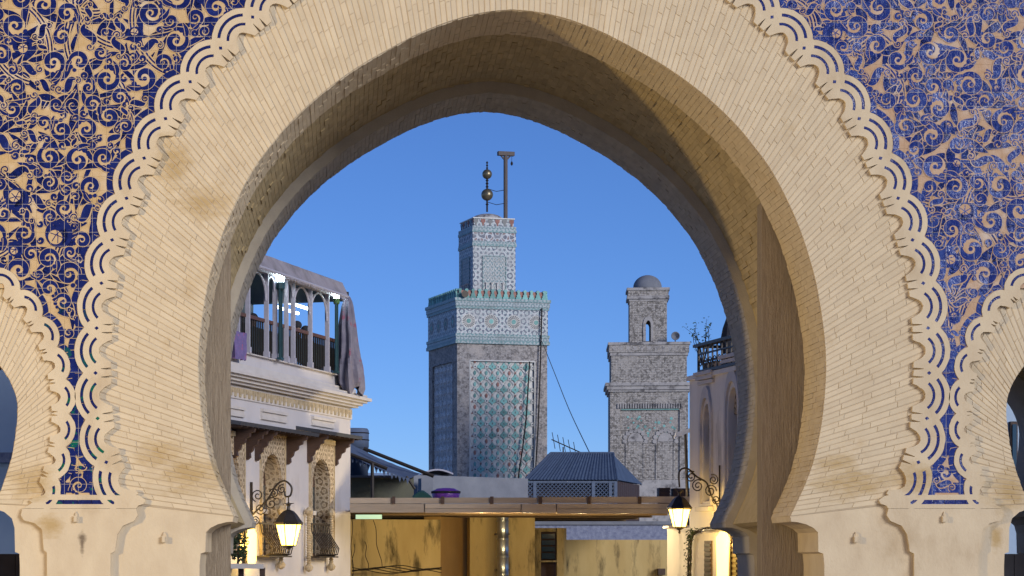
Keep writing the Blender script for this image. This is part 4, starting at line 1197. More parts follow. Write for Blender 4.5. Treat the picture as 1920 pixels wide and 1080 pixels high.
b = MB(); b.tube([(p.x, p.y, at(446, 1057, 43.8).z - .02), (p.x + .02, p.y, p.z)], .025, 6); b.build('stem', M['darkwood'], sh)

# ------------------------------------------------------------------ right street front: the balcony house
RF = Front(at(1293, 0, 48), at(1395, 0, 45))
ra = RF.la
tr = thing_at(RF, 'balcony_house', 'cream house with grime-streaked top, pointed windows and roof balcony right of the street', 'building', 1.5)
zt = ra(1345, 703)[1]
XR1 = RF.L + 4
hs = []; rw = []
for (p0, p1, yt, ys, yb) in ((1318, 1333, 757, 805, 940), (1365, 1385, 726, 775, 945)):
    x0, x1 = ra(p0, 850)[0], ra(p1, 850)[0]; c = (p0 + p1) / 2
    hs.append(arch_hole(x0, x1, ra(c, yb)[1], ra(c, ys)[1], ra(c, yt)[1])); rw.append((x0, x1, ra(c, yb)[1], ra(c, ys)[1], ra(c, yt)[1]))
b = MB(RF.m); b.prism([(0, 0), (XR1, 0), (XR1, zt), (0, zt)], hs, 0, .3); b.build('wall', M['cream'], tr)
b = MB(RF.m); b.box(.003, XR1, .305, 7, 0, zt - .05); b.build('rear_block', M['cream'], tr)
b = MB(RF.m); b.box(-.05, XR1, -.06, .2, zt + .001, zt + .09); b.build('coping', M['cream'], tr)
for (x0, x1, z0, zs, ztp) in rw:
    w = MB(RF.m); w.box(x0, x1, .24, .29, z0, ztp); wo = w.build('window', M['darkwood'], tr)
    g_ = MB(RF.m); g_.box(x0 + .04, x1 - .04, .225, .242, z0 + .05, zs - .02); g_.build('window_pane', M['glass'], wo)
    g_ = MB(RF.m)
    for k in range(6):
        z = z0 + (zs - z0) * k / 6; g_.box(x0 + .02, x1 - .02, .20, .222, z, z + .03)
    g_.build('window_bars', M['iron'], wo)
    g_ = MB(RF.m); g_.prism(arch_hole(x0 + .01, x1 - .01, zs, zs + .1, ztp - .02), [], .12, .24); g_.build('carved_tympanum', M['carvedz'], wo)
    sr = MB(RF.m)
    ah = arch_hole(x0 - .12, x1 + .12, z0 - .1, zs, ztp + .35); ih = arch_hole(x0 - .05, x1 + .05, z0 - .05, zs, ztp + .12)
    sr.prism(ah, [ih], -.05, .01); sr.build('window_surround', M['whitetrim'], wo)
    for k in range(3):
        hd_ = MB(RF.m); hd_.box(x0 - .2 - .04 * k, x1 + .2 + .04 * k, -.05 - .03 * k, .01, ztp + .40 + .09 * k, ztp + .47 + .09 * k); hd_.build('hood_moulding', M['whitetrim'], wo)
    sl = MB(RF.m); sl.box(x0 - .15, x1 + .15, -.12, .05, z0 - .2, z0 - .11); sl.build('sill', M['whitetrim'], wo)
# railing
zr0, zr1 = zt + .10, ra(1345, 637, -.05)[1]
rl = thing_at(RF, 'balcony_railing', 'black wrought iron railing with scrolls on the roof of the cream house', 'railing', .9, 0, zt + .09)
x_s = ra(1310, 680, -.05)[0]
b = MB(RF.m); b.box(x_s - .1, XR1, -.14, .04, zr1 - .06, zr1); b.build('top_rail', M['iron'], rl)
b = MB(RF.m); b.box(x_s, XR1, -.08, -.02, zr0, zr0 + .06); b.build('bottom_rail', M['iron'], rl)
b = MB(RF.m); b.box(x_s, XR1, -.07, -.03, zr1 - .22, zr1 - .19); b.build('mid_rail', M['iron'], rl)
k = 0; x = x_s + .02
while x < RF.L + 1.5:
    b = MB(RF.m); b.box(x - .014, x + .014, -.065, -.035, zr0, zr1); b.build('baluster', M['iron'], rl)
    for (dz, r, a0, tn) in ((.2, .1, 0, 1.5), (.45, .11, 2, -1.5), (.68, .09, 1, 1.4)):
        if zr0 + dz < zr1 - .15:
            b = MB(RF.m); b.tube([(x + .1 + q[0] - .0, -.05, q[1]) for q in spiral((0, zr0 + dz), r, .02, a0, tn, 14)], .012, 4); b.build('scroll', M['iron'], rl)
    x += .26
b = MB(RF.m); b.tube([(x_s, -.05, zr0), (x_s, -.05, zr1)], .03, 6); b.build('corner_post', M['iron'], rl)
# end return of the railing along the far edge
b = MB(RF.m); b.box(x_s - .1, x_s - .02, -.05, 4, zr1 - .06, zr1 - .003); b.build('return_rail', M['iron'], rl)
for k in range(2):
    x = x_s + .25 + 1.1 * k
    pt = thing_at(RF, 'planter', ('dark planter box behind the railing at the corner of the roof balcony', 'dark planter box behind the roof railing next to the arch')[k], 'planter', x, .2, zt + .09)
    b = MB(RF.m); b.hexa([(x - .3, .08, zt + .09), (x + .3, .08, zt + .09), (x + .3, .3, zt + .09), (x - .3, .3, zt + .09)], [(x - .34, .05, zt + .3), (x + .34, .05, zt + .3), (x + .34, .33, zt + .3), (x - .34, .33, zt + .3)]); b.build('box_body', M['darkwood'], pt)
    b = MB(RF.m); b.box(x - .31, x + .31, .08, .3, zt + .28, zt + .315); b.build('soil', M['darkcoat'], pt)
xb_ = ra(1368, 650, .5)[0]
tb = thing_at(RF, 'rolled_parasol', 'dark rolled parasol standing behind the roof railing beside the arch', 'parasol', xb_, .5, zt + .09)
b = MB(RF.m); b.lathe([(.16, zt + .5), (.2, zt + .7), (.14, zt + 1.0), (.05, zt + 1.25)], (xb_, .5, 0), 9); b.build('cloth', M['darkcoat'], tb)
b = MB(RF.m); b.tube([(xb_, .5, zt + .09), (xb_, .5, zt + 1.3)], .03, 6); b.build('pole', M['iron'], tb)
b = MB(RF.m); b.lathe([(.25, zt + .09), (.25, zt + .16), (.05, zt + .2)], (xb_, .5, 0), 10); b.build('foot', M['iron'], tb)
# thin plant
px0 = ra(1318, 700, .18)[0]
pl = thing_at(RF, 'balcony_plant', 'thin leafy sapling rising above the corner of the roof railing', 'plant', px0, .18, zt + .3)
lf = MB(RF.m)
for (tx, ty) in ((1292, 612), (1304, 606), (1318, 598), (1326, 604), (1334, 612), (1310, 622), (1324, 628), (1297, 618)):
    e = ra(tx, ty, .18); mid = ((px0 + e[0]) / 2 + U(-.03, .03), (zt + .3 + e[1]) / 2 + .1)
    pts = catmull([(px0, .18, zt + .29), (mid[0], .18 + U(-.1, .1), mid[1]), (e[0], .18 + U(-.15, .15), e[1])], 5)
    st = MB(RF.m); st.tube(pts, [.012 - .0009 * i for i in range(len(pts))], 4); st.build('stem', M['darkwood'], pl)
    for q in pts[3:]:
        for _ in range(2):
            p = Vector(q) + Vector((U(-.06, .06), U(-.06, .06), U(-.06, .06))); d = Vector((U(-1, 1), U(-1, 1), U(-.8, .5))).normalized(); s = d.orthogonal().normalized(); l = U(.03, .065)
            lf.poly([p, p + d * l * .5 + s * l * .3, p + d * l, p + d * l * .5 - s * l * .3])
lf.build('leaves', M['leaf'], pl)
# bracket lantern of the right front
o_ = .86
x, zb0 = ra(1355, 985); zt0 = ra(1355, 872)[1]
xl, zl = ra(1274, 954, -o_)
bk = thing_at(RF, 'lamp_bracket', 'scrolled wrought iron lamp bracket fixed to the cream house on the right', 'lamp bracket', xl, 0, zb0, 'scrolled lamp brackets')
b = MB(RF.m); b.tube([(xl, -.03, zb0), (xl, -.03, zt0)], .018, 6); b.build('wall_bar', M['iron'], bk)
zc = ra(1320, 905, -.4)[1]
arm = catmull([(xl, -.03, zc - .75), (xl, -.08, zc - .45), (xl, -.2, zc - .25), (xl, -.3, zc), (xl, -.5, zc + .12), (xl, -.7, zc + .28), (xl, -.86, zc + .22), (xl, -.86, zl + .42)], 6)
b = MB(RF.m); b.tube(arm, .018, 6); b.build('arm', M['iron'], bk)
for (cy, cz, r, a0, tn) in ((-.62, zc + .12, .12, 1, 1.8), (-.48, zc - .06, .13, 1, 1.8), (-.16, zc + .06, .11, 2, -1.7), (-.22, zc - .16, .13, 0, 1.8), (-.1, zc - .33, .10, 0, -1.6), (-.09, zc - .62, .07, 0, 1.5)):
    b = MB(RF.m); b.tube(yz_spiral(xl, (cy, cz), r, .02, a0, tn), .013, 5); b.build('scroll', M['iron'], bk)
lantern(RF, 'street_lantern', 'glowing yellow hexagonal lantern hanging before the cream house on the right', xl, -o_, zl, .85, None, 'street lanterns')
# wall lamp whose tall glass glows in place of the lamplit wall; grilles below
x, z1_ = ra(1355, 996, -.2); z0_ = ra(1355, 1090, -.2)[1]
wl_ = thing_at(RF, 'wall_lamp', 'glaring yellow wall lamp under the rear arch tip at the lower right', 'wall lamp', x, 0, z0_)
b = MB(RF.m); b.lathe([(.06, z0_), (.11, z0_ + .08), (.13, z1_ - .12), (.05, z1_)], (x, -.2, 0), 10); b.build('lamp_glass', M['pane2'], wl_); point(RF.m @ Vector((x, -.2, z1_ - .2)), 150, (1, .64, .16), .05)
b = MB(RF.m); b.box(x - .06, x + .06, -.07, .0, z0_, z1_); b.build('back_plate', M['iron'], wl_)
for zc_ in (z0_ - .02, z1_ + .01):
    b = MB(RF.m); b.box(x - .04, x + .04, -.22, -.05, zc_ - .02, zc_ + .02); b.build('arm', M['iron'], wl_)
for k, (pa_, pb_) in enumerate(((1323, 1336), (1373, 1385))):
    x0, x1 = ra(pa_, 1040)[0], ra(pb_, 1040)[0]; z1_ = ra((pa_ + pb_) / 2, 1014)[1]
    b = MB(RF.m); b.box(x0, x1, -.03, .01, .3, z1_); go = b.build('shutter', M['darkwood'], tr)
    nbar = 9
    for j in range(nbar):
        z = z1_ - .06 - j * .1; bb = MB(RF.m); bb.box(x0 + .03, x1 - .03, -.045, -.028, z - .05, z); bb.build('louvre', M['iron'], go)
# cable bundle with creeper
pts = [ra(px, py, -.08) for px, py in ((1292, 1100), (1293, 1050), (1294, 1015), (1300, 1000), (1312, 994), (1330, 991), (1350, 990))]
cp = catmull([(a, -.08, z) for a, z in pts], 8)
cb_ = thing_at(RF, 'cable_bundle', 'dark bundle of old cables and creeper arching down the cream house corner', 'cables', pts[0][0], -.08, 0)
for k in range(4):
    b = MB(RF.m); b.tube([(q[0] + .05 * math.sin(i * .7 + k * 1.6), q[1] - .03 * math.cos(i * .7 + k * 1.6), q[2] + .03 * math.cos(i * .5 + k)) for i, q in enumerate(cp)], .016, 5); b.build('cable', M['iron'], cb_)
lf = MB(RF.m)
for q in cp[:30]:
    for _ in range(7):
        p = Vector(q) + Vector((U(-.14, .14), U(-.08, .02), U(-.08, .08))); d = Vector((U(-1, 1), U(-1, 0), U(-1, .5))).normalized(); s = d.orthogonal().normalized(); l = U(.03, .07)
        lf.poly([p, p + d * l * .5 + s * l * .3, p + d * l, p + d * l * .5 - s * l * .3])
lf.build('creeper_leaves', M['leafdark'], cb_)
# LED street light beside the corner
p0 = at(1289, 930, 50.5); p1 = at(1285, 812, 50.5)
sl = thing('street_light', 'small pale street light head on a thin dark pole before the right minaret', 'street light', (p0.x, p0.y, 0))
b = MB(); b.tube([(p0.x, p0.y, 0), (p0.x, p0.y, p0.z), (p1.x, p1.y, p1.z)], [.05, .04, .03], 6); b.build('pole', M['iron'], sl)
a, c = at(1264, 822, 50.3), at(1292, 806, 50.3)
b = MB(); b.hexa([(a.x, a.y - .1, a.z), (c.x, c.y - .1, c.z - .06), (c.x, c.y + .1, c.z - .06), (a.x, a.y + .1, a.z)], [(a.x + .03, a.y - .1, a.z + .12), (c.x, c.y - .1, c.z + .03), (c.x, c.y + .1, c.z + .03), (a.x + .03, a.y + .1, a.z + .12)]); b.build('lamp_head', M['white'], sl)

# ------------------------------------------------------------------ pergola across the street
def X(px, d): return (px - VX) / F * d
pg = thing('pergola', 'weathered timber pergola with plank fascia spanning the street between the houses', 'pergola', (X(975, 50), 28, 0))
dP = 50.0; y_ = dP - D
def board(px0, px1, py0, py1, name, mat, y0, y1, par=pg, d=dP):
    b = MB(); b.box(X(px0, d), X(px1, d), y0, y1, zat(py1, d), zat(py0, d)); return b.build(name, mat, par)
for (a, c, t, bo, dy) in ((656, 737, 933.5, 944, 0), (739, 829, 933.5, 944, .01), (831, 921, 933, 943.5, 0), (923, 1012, 933, 943.5, .012), (1014, 1103, 932, 943, 0), (1105, 1199, 931.5, 943, .008), (1201, 1294, 931, 943, 0)):
    board(a, c, t, bo, 'rail_board', M['plank'], y_ - .02 + dy, y_ + .04 + dy)
for (a, c, t, bo, dy) in ((656, 795, 945, 961, -.04), (797, 976, 945, 953, -.045), (797, 976, 953.6, 961.5, -.042), (978, 1042, 945, 962, -.05), (1044, 1294, 944.5, 953.5, -.043), (1044, 1294, 954.2, 963, -.047)):
    board(a, c, t, bo, 'fascia_board', M['plank'], y_ + dy, y_ + .03)
board(656, 1294, 944.5, 960.6, 'fascia_backing', M['plank'], y_ + .033, y_ + .06)
for px in (738, 830, 922, 1013, 1104, 1199):
    board(px - 3, px + 3, 931, 945, 'bracket', M['darkwood'], y_ - .07, y_ + .05)
zc_ = zat(961, 50)
k = 0; y = y_ + .42
while y < 40.5:
    b = MB(); b.box(X(657, 50), X(1292, 50), y, y + .62, zc_ + .05 + (.03 if k % 2 else 0), zc_ + .10 + (.03 if k % 2 else 0)); b.build('roof_board', M['slat'], pg)
    if k % 4 == 0:
        b = MB(); b.box(X(657, 50), X(1292, 50), y + .25, y + .37, zc_ - .0, zc_ + .045); b.build('joist', M['slat'], pg)
    y += .66; k += 1
for k_, px in enumerate((905, 990, 1090, 1170)):
    xx_ = X(px, 50); yy_ = y_ + .2
    bl = thing('fascia_lamp', ('bulkhead lamp behind the pergola fascia left of the duct', 'bulkhead lamp behind the pergola fascia right of the duct', 'bulkhead lamp behind the pergola fascia above the small window', 'bulkhead lamp behind the pergola fascia nearest the right lantern')[k_], 'lamp', (xx_, yy_, zc_ + .05), 0, 'lamps behind the pergola fascia')
    b = MB(); b.lathe([(.03, zc_ + .025), (.06, zc_ + .035), (.07, zc_ + .08)], (xx_, yy_, 0), 12); b.build('lamp_glass', M['pane'], bl)
    b = MB(); b.lathe([(.08, zc_ + .08), (.08, zc_ + .11)], (xx_, yy_, 0), 12); b.box(xx_ - .03, xx_ + .03, y_ + .032, yy_, zc_ + .11, zc_ + .14); b.build('lamp_base', M['iron'], bl)
    point((xx_, yy_, zc_ - .03), 120, (1, .77, .40), .03)
# roof oddments behind the pergola
p = at(836, 931, 53); ba = thing('basin', 'purple plastic basin upside down on the pergola roof', 'basin', (p.x, p.y, zc_ + .1))
b = MB(); b.lathe([(.28, p.z - .12), (.30, p.z - .02), (.33, zat(921, 53)), (.25, zat(919, 53) + .005), (.20, zat(916, 53)), (.05, zat(915, 53))], (p.x, p.y, 0), 20); b.build('bowl', M['purple'], ba, smooth=True)
b = MB(); b.lathe([(.33, zat(921, 53) - .05), (.335, zat(921, 53) - .025), (.33, zat(921, 53))], (p.x, p.y, 0), 20); b.build('rim', M['darkcoat'], ba)
p0, p1 = at(774, 932, 54), at(810, 914, 54)
b = MB(); n = 10; rows = []
for j in range(5):
    rows.append([(p0.x + (p1.x - p0.x) * i / n, p0.y + .25 * j, p0.z - .05 + (p1.z - p0.z) * math.sin(PI * min(.96, .12 + .8 * i / n)) * (1 - .06 * (j - 2) ** 2) + U(-.01, .01)) for i in range(n + 1)])
for j in range(4):
    for i in range(n): b.quad(rows[j][i], rows[j][i + 1], rows[j + 1][i + 1], rows[j + 1][i])
for i in range(n): b.quad((rows[0][i][0], rows[0][i][1], p0.z - .12), (rows[0][i + 1][0], rows[0][i + 1][1], p0.z - .12), rows[0][i + 1], rows[0][i])
tag(b.build('covered_heap', M['greencloth'], None, smooth=True), 'heap under a dark green cover on the roof left of the purple basin', 'covered heap')
for k, (a, c, t, lab) in enumerate(((1236, 1257, 914, 'small dark crate on the pergola roof, left of two'), (1262, 1293, 915, 'dark crate on the pergola roof beside the cream house, right of two'))):
    cr = thing('crate', lab, 'crate', (X((a + c) / 2, 52), 30.2, zc_ + .1), 0, 'crates on the pergola roof')
    h0, h1 = zat(931, 52), zat(t, 52)
    for j in range(3):
        b = MB(); b.box(X(a, 52), X(c, 52), 30 + .005 * j, 30.4, h0 + (h1 - h0) * j / 3 + .004, h0 + (h1 - h0) * (j + 1) / 3 - .006); b.build('slat', M['darkwood'], cr)
    b = MB(); b.box(X(a, 52) + .01, X(c, 52) - .01, 30.03, 30.37, zc_ + .1, h1 - .02); b.build('crate_body', M['darkwood'], cr)

# ------------------------------------------------------------------ ochre buildings under the pergola
oh = thing('ochre_house', 'low stained ochre-yellow house with a small window under the pergola', 'building', (X(900, 56), 34, 0))
def slab(par, name, mat, px0, px1, d0, d1, ytop, dep=.4, top=None):
    """a vertical wall between two pixel columns at two distances"""
    a = Vector((X(px0, d0), d0 - D, 0)); c = Vector((X(px1, d1), d1 - D, 0)); n_ = Vector((0, 0, 1)).cross((c - a).normalized()) * dep
    h = top if top is not None else zat(ytop, (d0 + d1) / 2)
    b = MB(); b.hexa([a, c, c + n_, a + n_], [v + Vector((0, 0, h)) for v in (a, c, c + n_, a + n_)])
    return b.build(name, mat, par)
slab(oh, 'wall', M['yellow'], 650, 826, 54, 54.6, 974)
slab(oh, 'side_wall', M['orange'], 826, 882, 54.62, 57, 0, top=zc_)
slab(oh, 'pier_wall', M['yellow'], 881, 1003, 56, 56.2, 0, top=zc_ + .0)
slab(oh, 'window_wall', M['yellow'], 1002, 1062, 58, 58.3, 990)
slab(oh, 'rear_wall', M['yellow'], 1050, 1262, 60, 60, 1012)
slab(oh, 'coping', M['yellow'], 650, 826, 53.9, 54.5, 972, .55, top=None) if False else None
wn_ = slab(oh, 'window', M['darkwood'], 1013, 1043, 57.9, 58.1, 997, .15)
for j, (a, c) in enumerate(((1001, 1010), (1013, 1022), (1025, 1034), (1037, 1048))):
    b = MB(); b.box(X(1015.5, 57.86), X(1040, 57.86), 35.84, 35.9, zat(c, 57.86), zat(a, 57.86)); b.build('window_pane', M['glass'], wn_)
b = MB(); b.box(X(1000, 57.9), X(1013, 57.9), 35.7, 36.0, 0, zat(993, 57.9)); b.build('window_jamb', M['yellow'], oh)
b = MB(); b.box(X(1043, 57.9), X(1056, 57.9), 35.72, 36.0, 0, zat(990, 57.9)); b.build('window_jamb', M['yellow'], oh)
b = MB(); b.box(X(1010, 57.8), X(1046, 57.8), 35.66, 36.0, zat(1054, 57.8), zat(1051, 57.8)); b.build('sill', M['yellow'], oh)
b = MB(); b.box(X(1233, 59.9), X(1246, 59.9), 37.75, 37.99, zat(1078, 59.9), zat(1066, 59.9)); b.build('meter_box', M['darkwood'], oh)
bw = thing('speckled_wall', 'blue-grey speckled wall seen under the far edge of the pergola', 'wall', (X(1130, 66), 44, 0))
slab(bw, 'wall_face', M['bluestone'], 985, 1300, 66, 66, 984)
b = MB(); b.box(X(985, 66), X(1300, 66), 43.93, 44.45, zat(984, 66) + .002, zat(984, 66) + .1); b.build('coping', M['greywall'], bw)
wg = thing('side_wing', 'narrow grey-tan wall below the right lantern at the end of the pergola', 'wall', (X(1272, 49), 27, 0))
slab(wg, 'wall_face', M['cream'], 1251, 1300, 49.4, 48.4, 990)
b = MB(); b.box(X(1250, 49.3), X(1300, 49.3), 27.0, 27.9, zat(990, 49) + .002, zat(988, 49) + .03); b.build('coping', M['cream'], wg)
# galvanised duct
dz = thing('duct', 'shiny galvanised duct running up the ochre wall', 'duct', (X(943, 55.5), 33.5, 0))
z = 0.0
k = 0
while z < zc_ - .05:
    z2 = min(z + .42, zc_); b = MB(); xd = X(943, 55.5)
    b.lathe([(.155, z), (.14, z + .02), (.14, z2 - .02), (.155, z2)], (xd, 33.55, 0), 16); b.build('duct_section', M['duct'], dz, smooth=True); z = z2
for zz_ in (1.35, 2.2):
    b = MB(); b.box(xd - .17, xd + .17, 33.5, 34.0, zz_, zz_ + .03); b.build('clamp', M['iron'], dz)
# fluorescent sign box, cable and creeper on the left wall
b = MB(); p = at(690, 968, 53); 
ls = thing('light_box', 'pale green lit strip box under the left end of the pergola', 'light box', (p.x, p.y, p.z))
b.box(X(667, 53), X(716, 53), 31, 31.2, zat(973, 53), zat(965, 53)); b.build('diffuser', emit('pale_green_diffuser', (.55, .85, .65), .6), ls)
b = MB(); b.box(X(665, 53), X(718, 53), 31.02, 31.22, zat(965, 53) + .001, zat(963, 53)); b.build('housing', M['iron'], ls)
cr_ = thing('wall_cables', 'tangle of dark cables running along the stained ochre wall at the left', 'cables', (X(740, 53.8), 31.7, 1.3))
for k in range(5):
    pts = [at(660 + 24 * j, 1064 + 4 * math.sin(j * 1.3 + k) + k * 2.0, 53.7) for j in range(8)]
    b = MB(); b.tube(catmull([tuple(q) for q in pts], 4), .010, 4); b.build('cable', M['iron'], cr_)
for (xs) in ((659, 968, 661, 1080), (664, 1020, 660, 1080), (700, 975, 716, 1066), (684, 1015, 690, 1066)):
    b = MB(); b.tube(catmull([tuple(at(xs[0] + (xs[2] - xs[0]) * t + 2 * math.sin(9 * t), xs[1] + (xs[3] - xs[1]) * t, 53.75)) for t in [i / 6 for i in range(7)]], 3), .008, 4); b.build('cable', M['iron'], cr_)

# ------------------------------------------------------------------ roofs behind
mw = thing('mossy_roof_wall', 'dark mossy roof wall behind the left end of the pergola', 'wall', (X(715, 62), 40, 0))
slab(mw, 'wall_face', M['mosswall'], 640, 776, 62, 62.5, 896)
slab(mw, 'coping', M['greywall'], 640, 776, 61.9, 62.4, 894, .06) if False else None
b = MB(); b.box(X(640, 62), X(776, 62), 39.9, 40.5, zat(896, 62) + .01, zat(893, 62) + .02); b.build('coping', M['greywall'], mw)
gw = thing('grey_parapet', 'long rough grey parapet wall in front of the tall minaret', 'wall', (X(880, 70), 48, 0))
slab(gw, 'wall_face', M['greywall'], 774, 990, 68, 71, 894)
slab(gw, 'buttress', M['greywall'], 790, 812, 67.4, 67.5, 897, .3)
slab(gw, 'coping', M['limecap'], 812, 990, 68.4, 70.9, 893, .5) if False else None
tk = thing('water_tank', 'blue-grey roof tank rising at the corner of the white house', 'tank', (X(668, 63), 41, 0))
b = MB(); b.lathe([(.38, 0), (.38, zat(838, 63)), (.40, zat(838, 63)), (.40, zat(806, 63)), (.36, zat(802, 63)), (.1, zat(801, 63))], (X(664, 63), 41.4, 0), 16); b.build('tank_body', M['bluecloth'], tk, smooth=True)
for py in (812, 825): 
    b = MB(); b.lathe([(.405, zat(py, 63)), (.42, zat(py, 63) + .015), (.405, zat(py, 63) + .03)], (X(664, 63), 41.4, 0), 16); b.build('hoop', M['iron'], tk)
tp = thing('tarpaulin_shelter', 'sagging blue-grey tarpaulin on dark poles over the roof behind the pergola', 'shelter', (X(700, 60), 38, 0))
b = MB(); n = 16; rows = []
A0, A1, B0, B1 = at(650, 828, 63), at(788, 888, 62), at(650, 850, 58.5), at(768, 897, 58.5)
for j in range(7):
    t = j / 6; rows.append([])
    for i in range(n + 1):
        s = i / n; p = A0.lerp(A1, s).lerp(B0.lerp(B1, s), t); p.z -= .16 * math.sin(PI * s) * (.4 + .6 * math.sin(PI * t)) + U(-.01, .01); rows[-1].append(p)
for j in range(6):
    for i in range(n): b.quad(rows[j][i], rows[j][i + 1], rows[j + 1][i + 1], rows[j + 1][i])
for i in range(n):
    a, c = rows[6][i], rows[6][i + 1]; m_ = (a + c) / 2; b.poly([a, m_ - Vector((0, 0, .10 + .06 * (i % 2))), c])
b.build('tarpaulin', M['bluecloth'], tp, smooth=True)
for (q0, q1, r) in (((682, 841, 61.5), (813, 893, 61.2), .055), ((655, 851, 58.4), (726, 879, 58.4), .05), ((698, 868, 58.3), (698, 932, 58.3), .05), ((762, 893, 58.6), (778, 917, 58.6), .035)):
    b = MB(); b.tube([at(*q0), at(*q1)], r, 6); b.build('pole', M['iron'], tp)
b = MB(); b.tube([at(698, 932, 58.3), Vector((at(698, 932, 58.3).x, 36.3, 0))], .05, 6); b.build('pole', M['iron'], tp)
wr = thing('pale_roof', 'pale curved roof sheet behind the grey parapet at the foot of the minaret', 'roof', (X(800, 74), 52, 0))
pts = [at(790 + 60 * i / 10, 890 - 8 * math.sin(PI * i / 10), 74) for i in range(11)]
b = MB()
for a, c in zip(pts, pts[1:]): b.hexa([a, c, c + Vector((0, 4, 0)), a + Vector((0, 4, 0))], [v + Vector((0, 0, .05)) for v in (a, c, c + Vector((0, 4, 0)), a + Vector((0, 4, 0)))])
b.build('roof_sheet', M['iron_white'], wr)
b = MB(); b.box(pts[0].x + .1, pts[-1].x - .1, 52.3, 55.6, 0, pts[0].z - .02); b.build('wall', M['greywall'], wr)
pr_ = thing('far_roof', 'pale blue flat roof glimpsed under the tarpaulin', 'roof', (X(720, 80), 58, 0))
b = MB(); b.box(X(640, 80), X(800, 80), 58, 66, 0, zat(893, 80)); b.build('wall', M['bluewall'], pr_)
b = MB(); b.hexa([(X(638, 80), 57.8, zat(893, 80)), (X(802, 80), 57.8, zat(893, 80)), (X(802, 80), 66, zat(893, 80)), (X(638, 80), 66, zat(893, 80))], [(X(645, 80), 59, zat(884, 80)), (X(790, 80), 59, zat(886, 80)), (X(790, 80), 65, zat(886, 80)), (X(645, 80), 65, zat(884, 80))]); b.build('roof_sheet', M['bluewall'], pr_)

# ------------------------------------------------------------------ roof pavilion
dK = 76.0
kx = thing('roof_pavilion', 'roof pavilion with blue corrugated hipped roof and lattice sides', 'pavilion', (X(1080, dK), dK - D + 1, 0))
e0, e1 = at(983, 900, dK), at(1158, 899.5, dK); e2 = at(1202, 905, dK + 4.4); e3 = Vector((e0.x + (e2.x - e1.x), e2.y, e2.z)); zr_ = zat(850, dK + 2)
for v in (e1, e2, e3): v.z = e0.z
r0, r1 = at(1032, 851, dK + 1.9), at(1150, 851, dK + 1.9); r0.z = r1.z = zr_
def rib_slope(a, c, ra_, rc, n_, nm):
    """corrugated slope from eave a-c to ridge ra-rc in separate sheets"""
    for k in range(n_):
        b = MB(); m_ = 6
        t0, t1 = k / n_, (k + 1) / n_
        P = []
        for j in range(m_ + 1):
            t = t0 + (t1 - t0) * j / m_; lo = a.lerp(c, t); hi = ra_.lerp(rc, t)
            nv = (c - a).cross(ra_ - a).normalized() * (.022 if j % 2 else 0)
            P.append((lo + nv, hi + nv))
        for j in range(m_): b.quad(P[j][0], P[j + 1][0], P[j + 1][1], P[j][1])
        b.build(nm, M['sheet'], kx)
rib_slope(e0, e1, r0, r1, 9, 'roof_sheet'); rib_slope(e1, e2, r1, r1 + Vector((.12, 1.2, -.03)), 4, 'roof_sheet')
rib_slope(e3, e0, r0 + Vector((0, 1.2, 0)), r0, 4, 'roof_sheet'); rib_slope(e2, e3, r1 + Vector((.12, 1.2, -.03)), r0 + Vector((0, 1.2, 0)), 6, 'roof_sheet')
b = MB(); b.tube([r0, r1], .05, 6); b.tube([r1, e1], .035, 6); b.tube([r0, e0], .035, 6); b.tube([r1, r1 + Vector((.12, 1.2, -.03)), e2], .035, 6); b.build('ridge_caps', M['sheet'], kx)
zk0, zk1 = zat(934, dK), e0.z - .03
fx0, fx1 = e0.x + .05, e1.x - .05; fy = e0.y + .08
b = MB(); b.box(fx0, fx1, fy + .05, fy + .08, 0, zk0 + .02); b.build('base_wall', M['greywall'], kx)
b = MB(); b.box(fx0, fx1, fy + .6, fy + .66, zk0, zk1); b.build('inner_screen', M['darkwood'], kx)
for px in (984.5, 1003, 1113, 1145, 1155):
    b = MB(); xx = X(px, dK); b.box(xx - .05, xx + .05, fy - .03, fy + .06, 0, zk1); b.build('post', M['lattice_blue'], kx)
b = MB(); b.box(fx0, fx1, fy - .02, fy + .05, zk1 - .06, zk1); b.build('head_rail', M['lattice_blue'], kx)
lt = MB(); hgt = zk1 - zk0 - .06
sp = .13; nn = int((fx1 - fx0 + hgt) / sp)
for k in range(nn):
    for dr in (1, -1):
        x0 = fx0 + k * sp - (hgt if dr > 0 else 0); pts = []
        xa, xb = (x0, x0 + hgt) if dr > 0 else (x0, x0 - hgt)
        za, zb = zk0, zk0 + hgt
        lo, hi = max(min(xa, xb), fx0), min(max(xa, xb), fx1)
        if hi - lo < .03: continue
        f = lambda x: za + (zb - za) * (x - xa) / (xb - xa)
        yq = fy if dr > 0 else fy + .015
        lt.tube([(lo, yq, f(lo)), (hi, yq, f(hi))], .017, 4)
lt.build('lattice', M['lattice_blue'], kx, kind='stuff')
a, c = e1 + Vector((-.03, .1, 0)), e2 + Vector((-.06, -.1, 0))
for k in range(12):
    t0, t1 = k / 12, (k + 1) / 12 - .01; p, q = a.lerp(c, t0), a.lerp(c, t1); b = MB(); w = Vector((-.04, 0.01, 0))
    b.hexa([Vector((p.x, p.y, 0)), Vector((q.x, q.y, 0)), Vector((q.x, q.y, 0)) + w, Vector((p.x, p.y, 0)) + w], [Vector((p.x, p.y, zk1)), Vector((q.x, q.y, zk1)), Vector((q.x, q.y, zk1)) + w, Vector((p.x, p.y, zk1)) + w]); b.build('side_plank', M['darkwood'], kx)
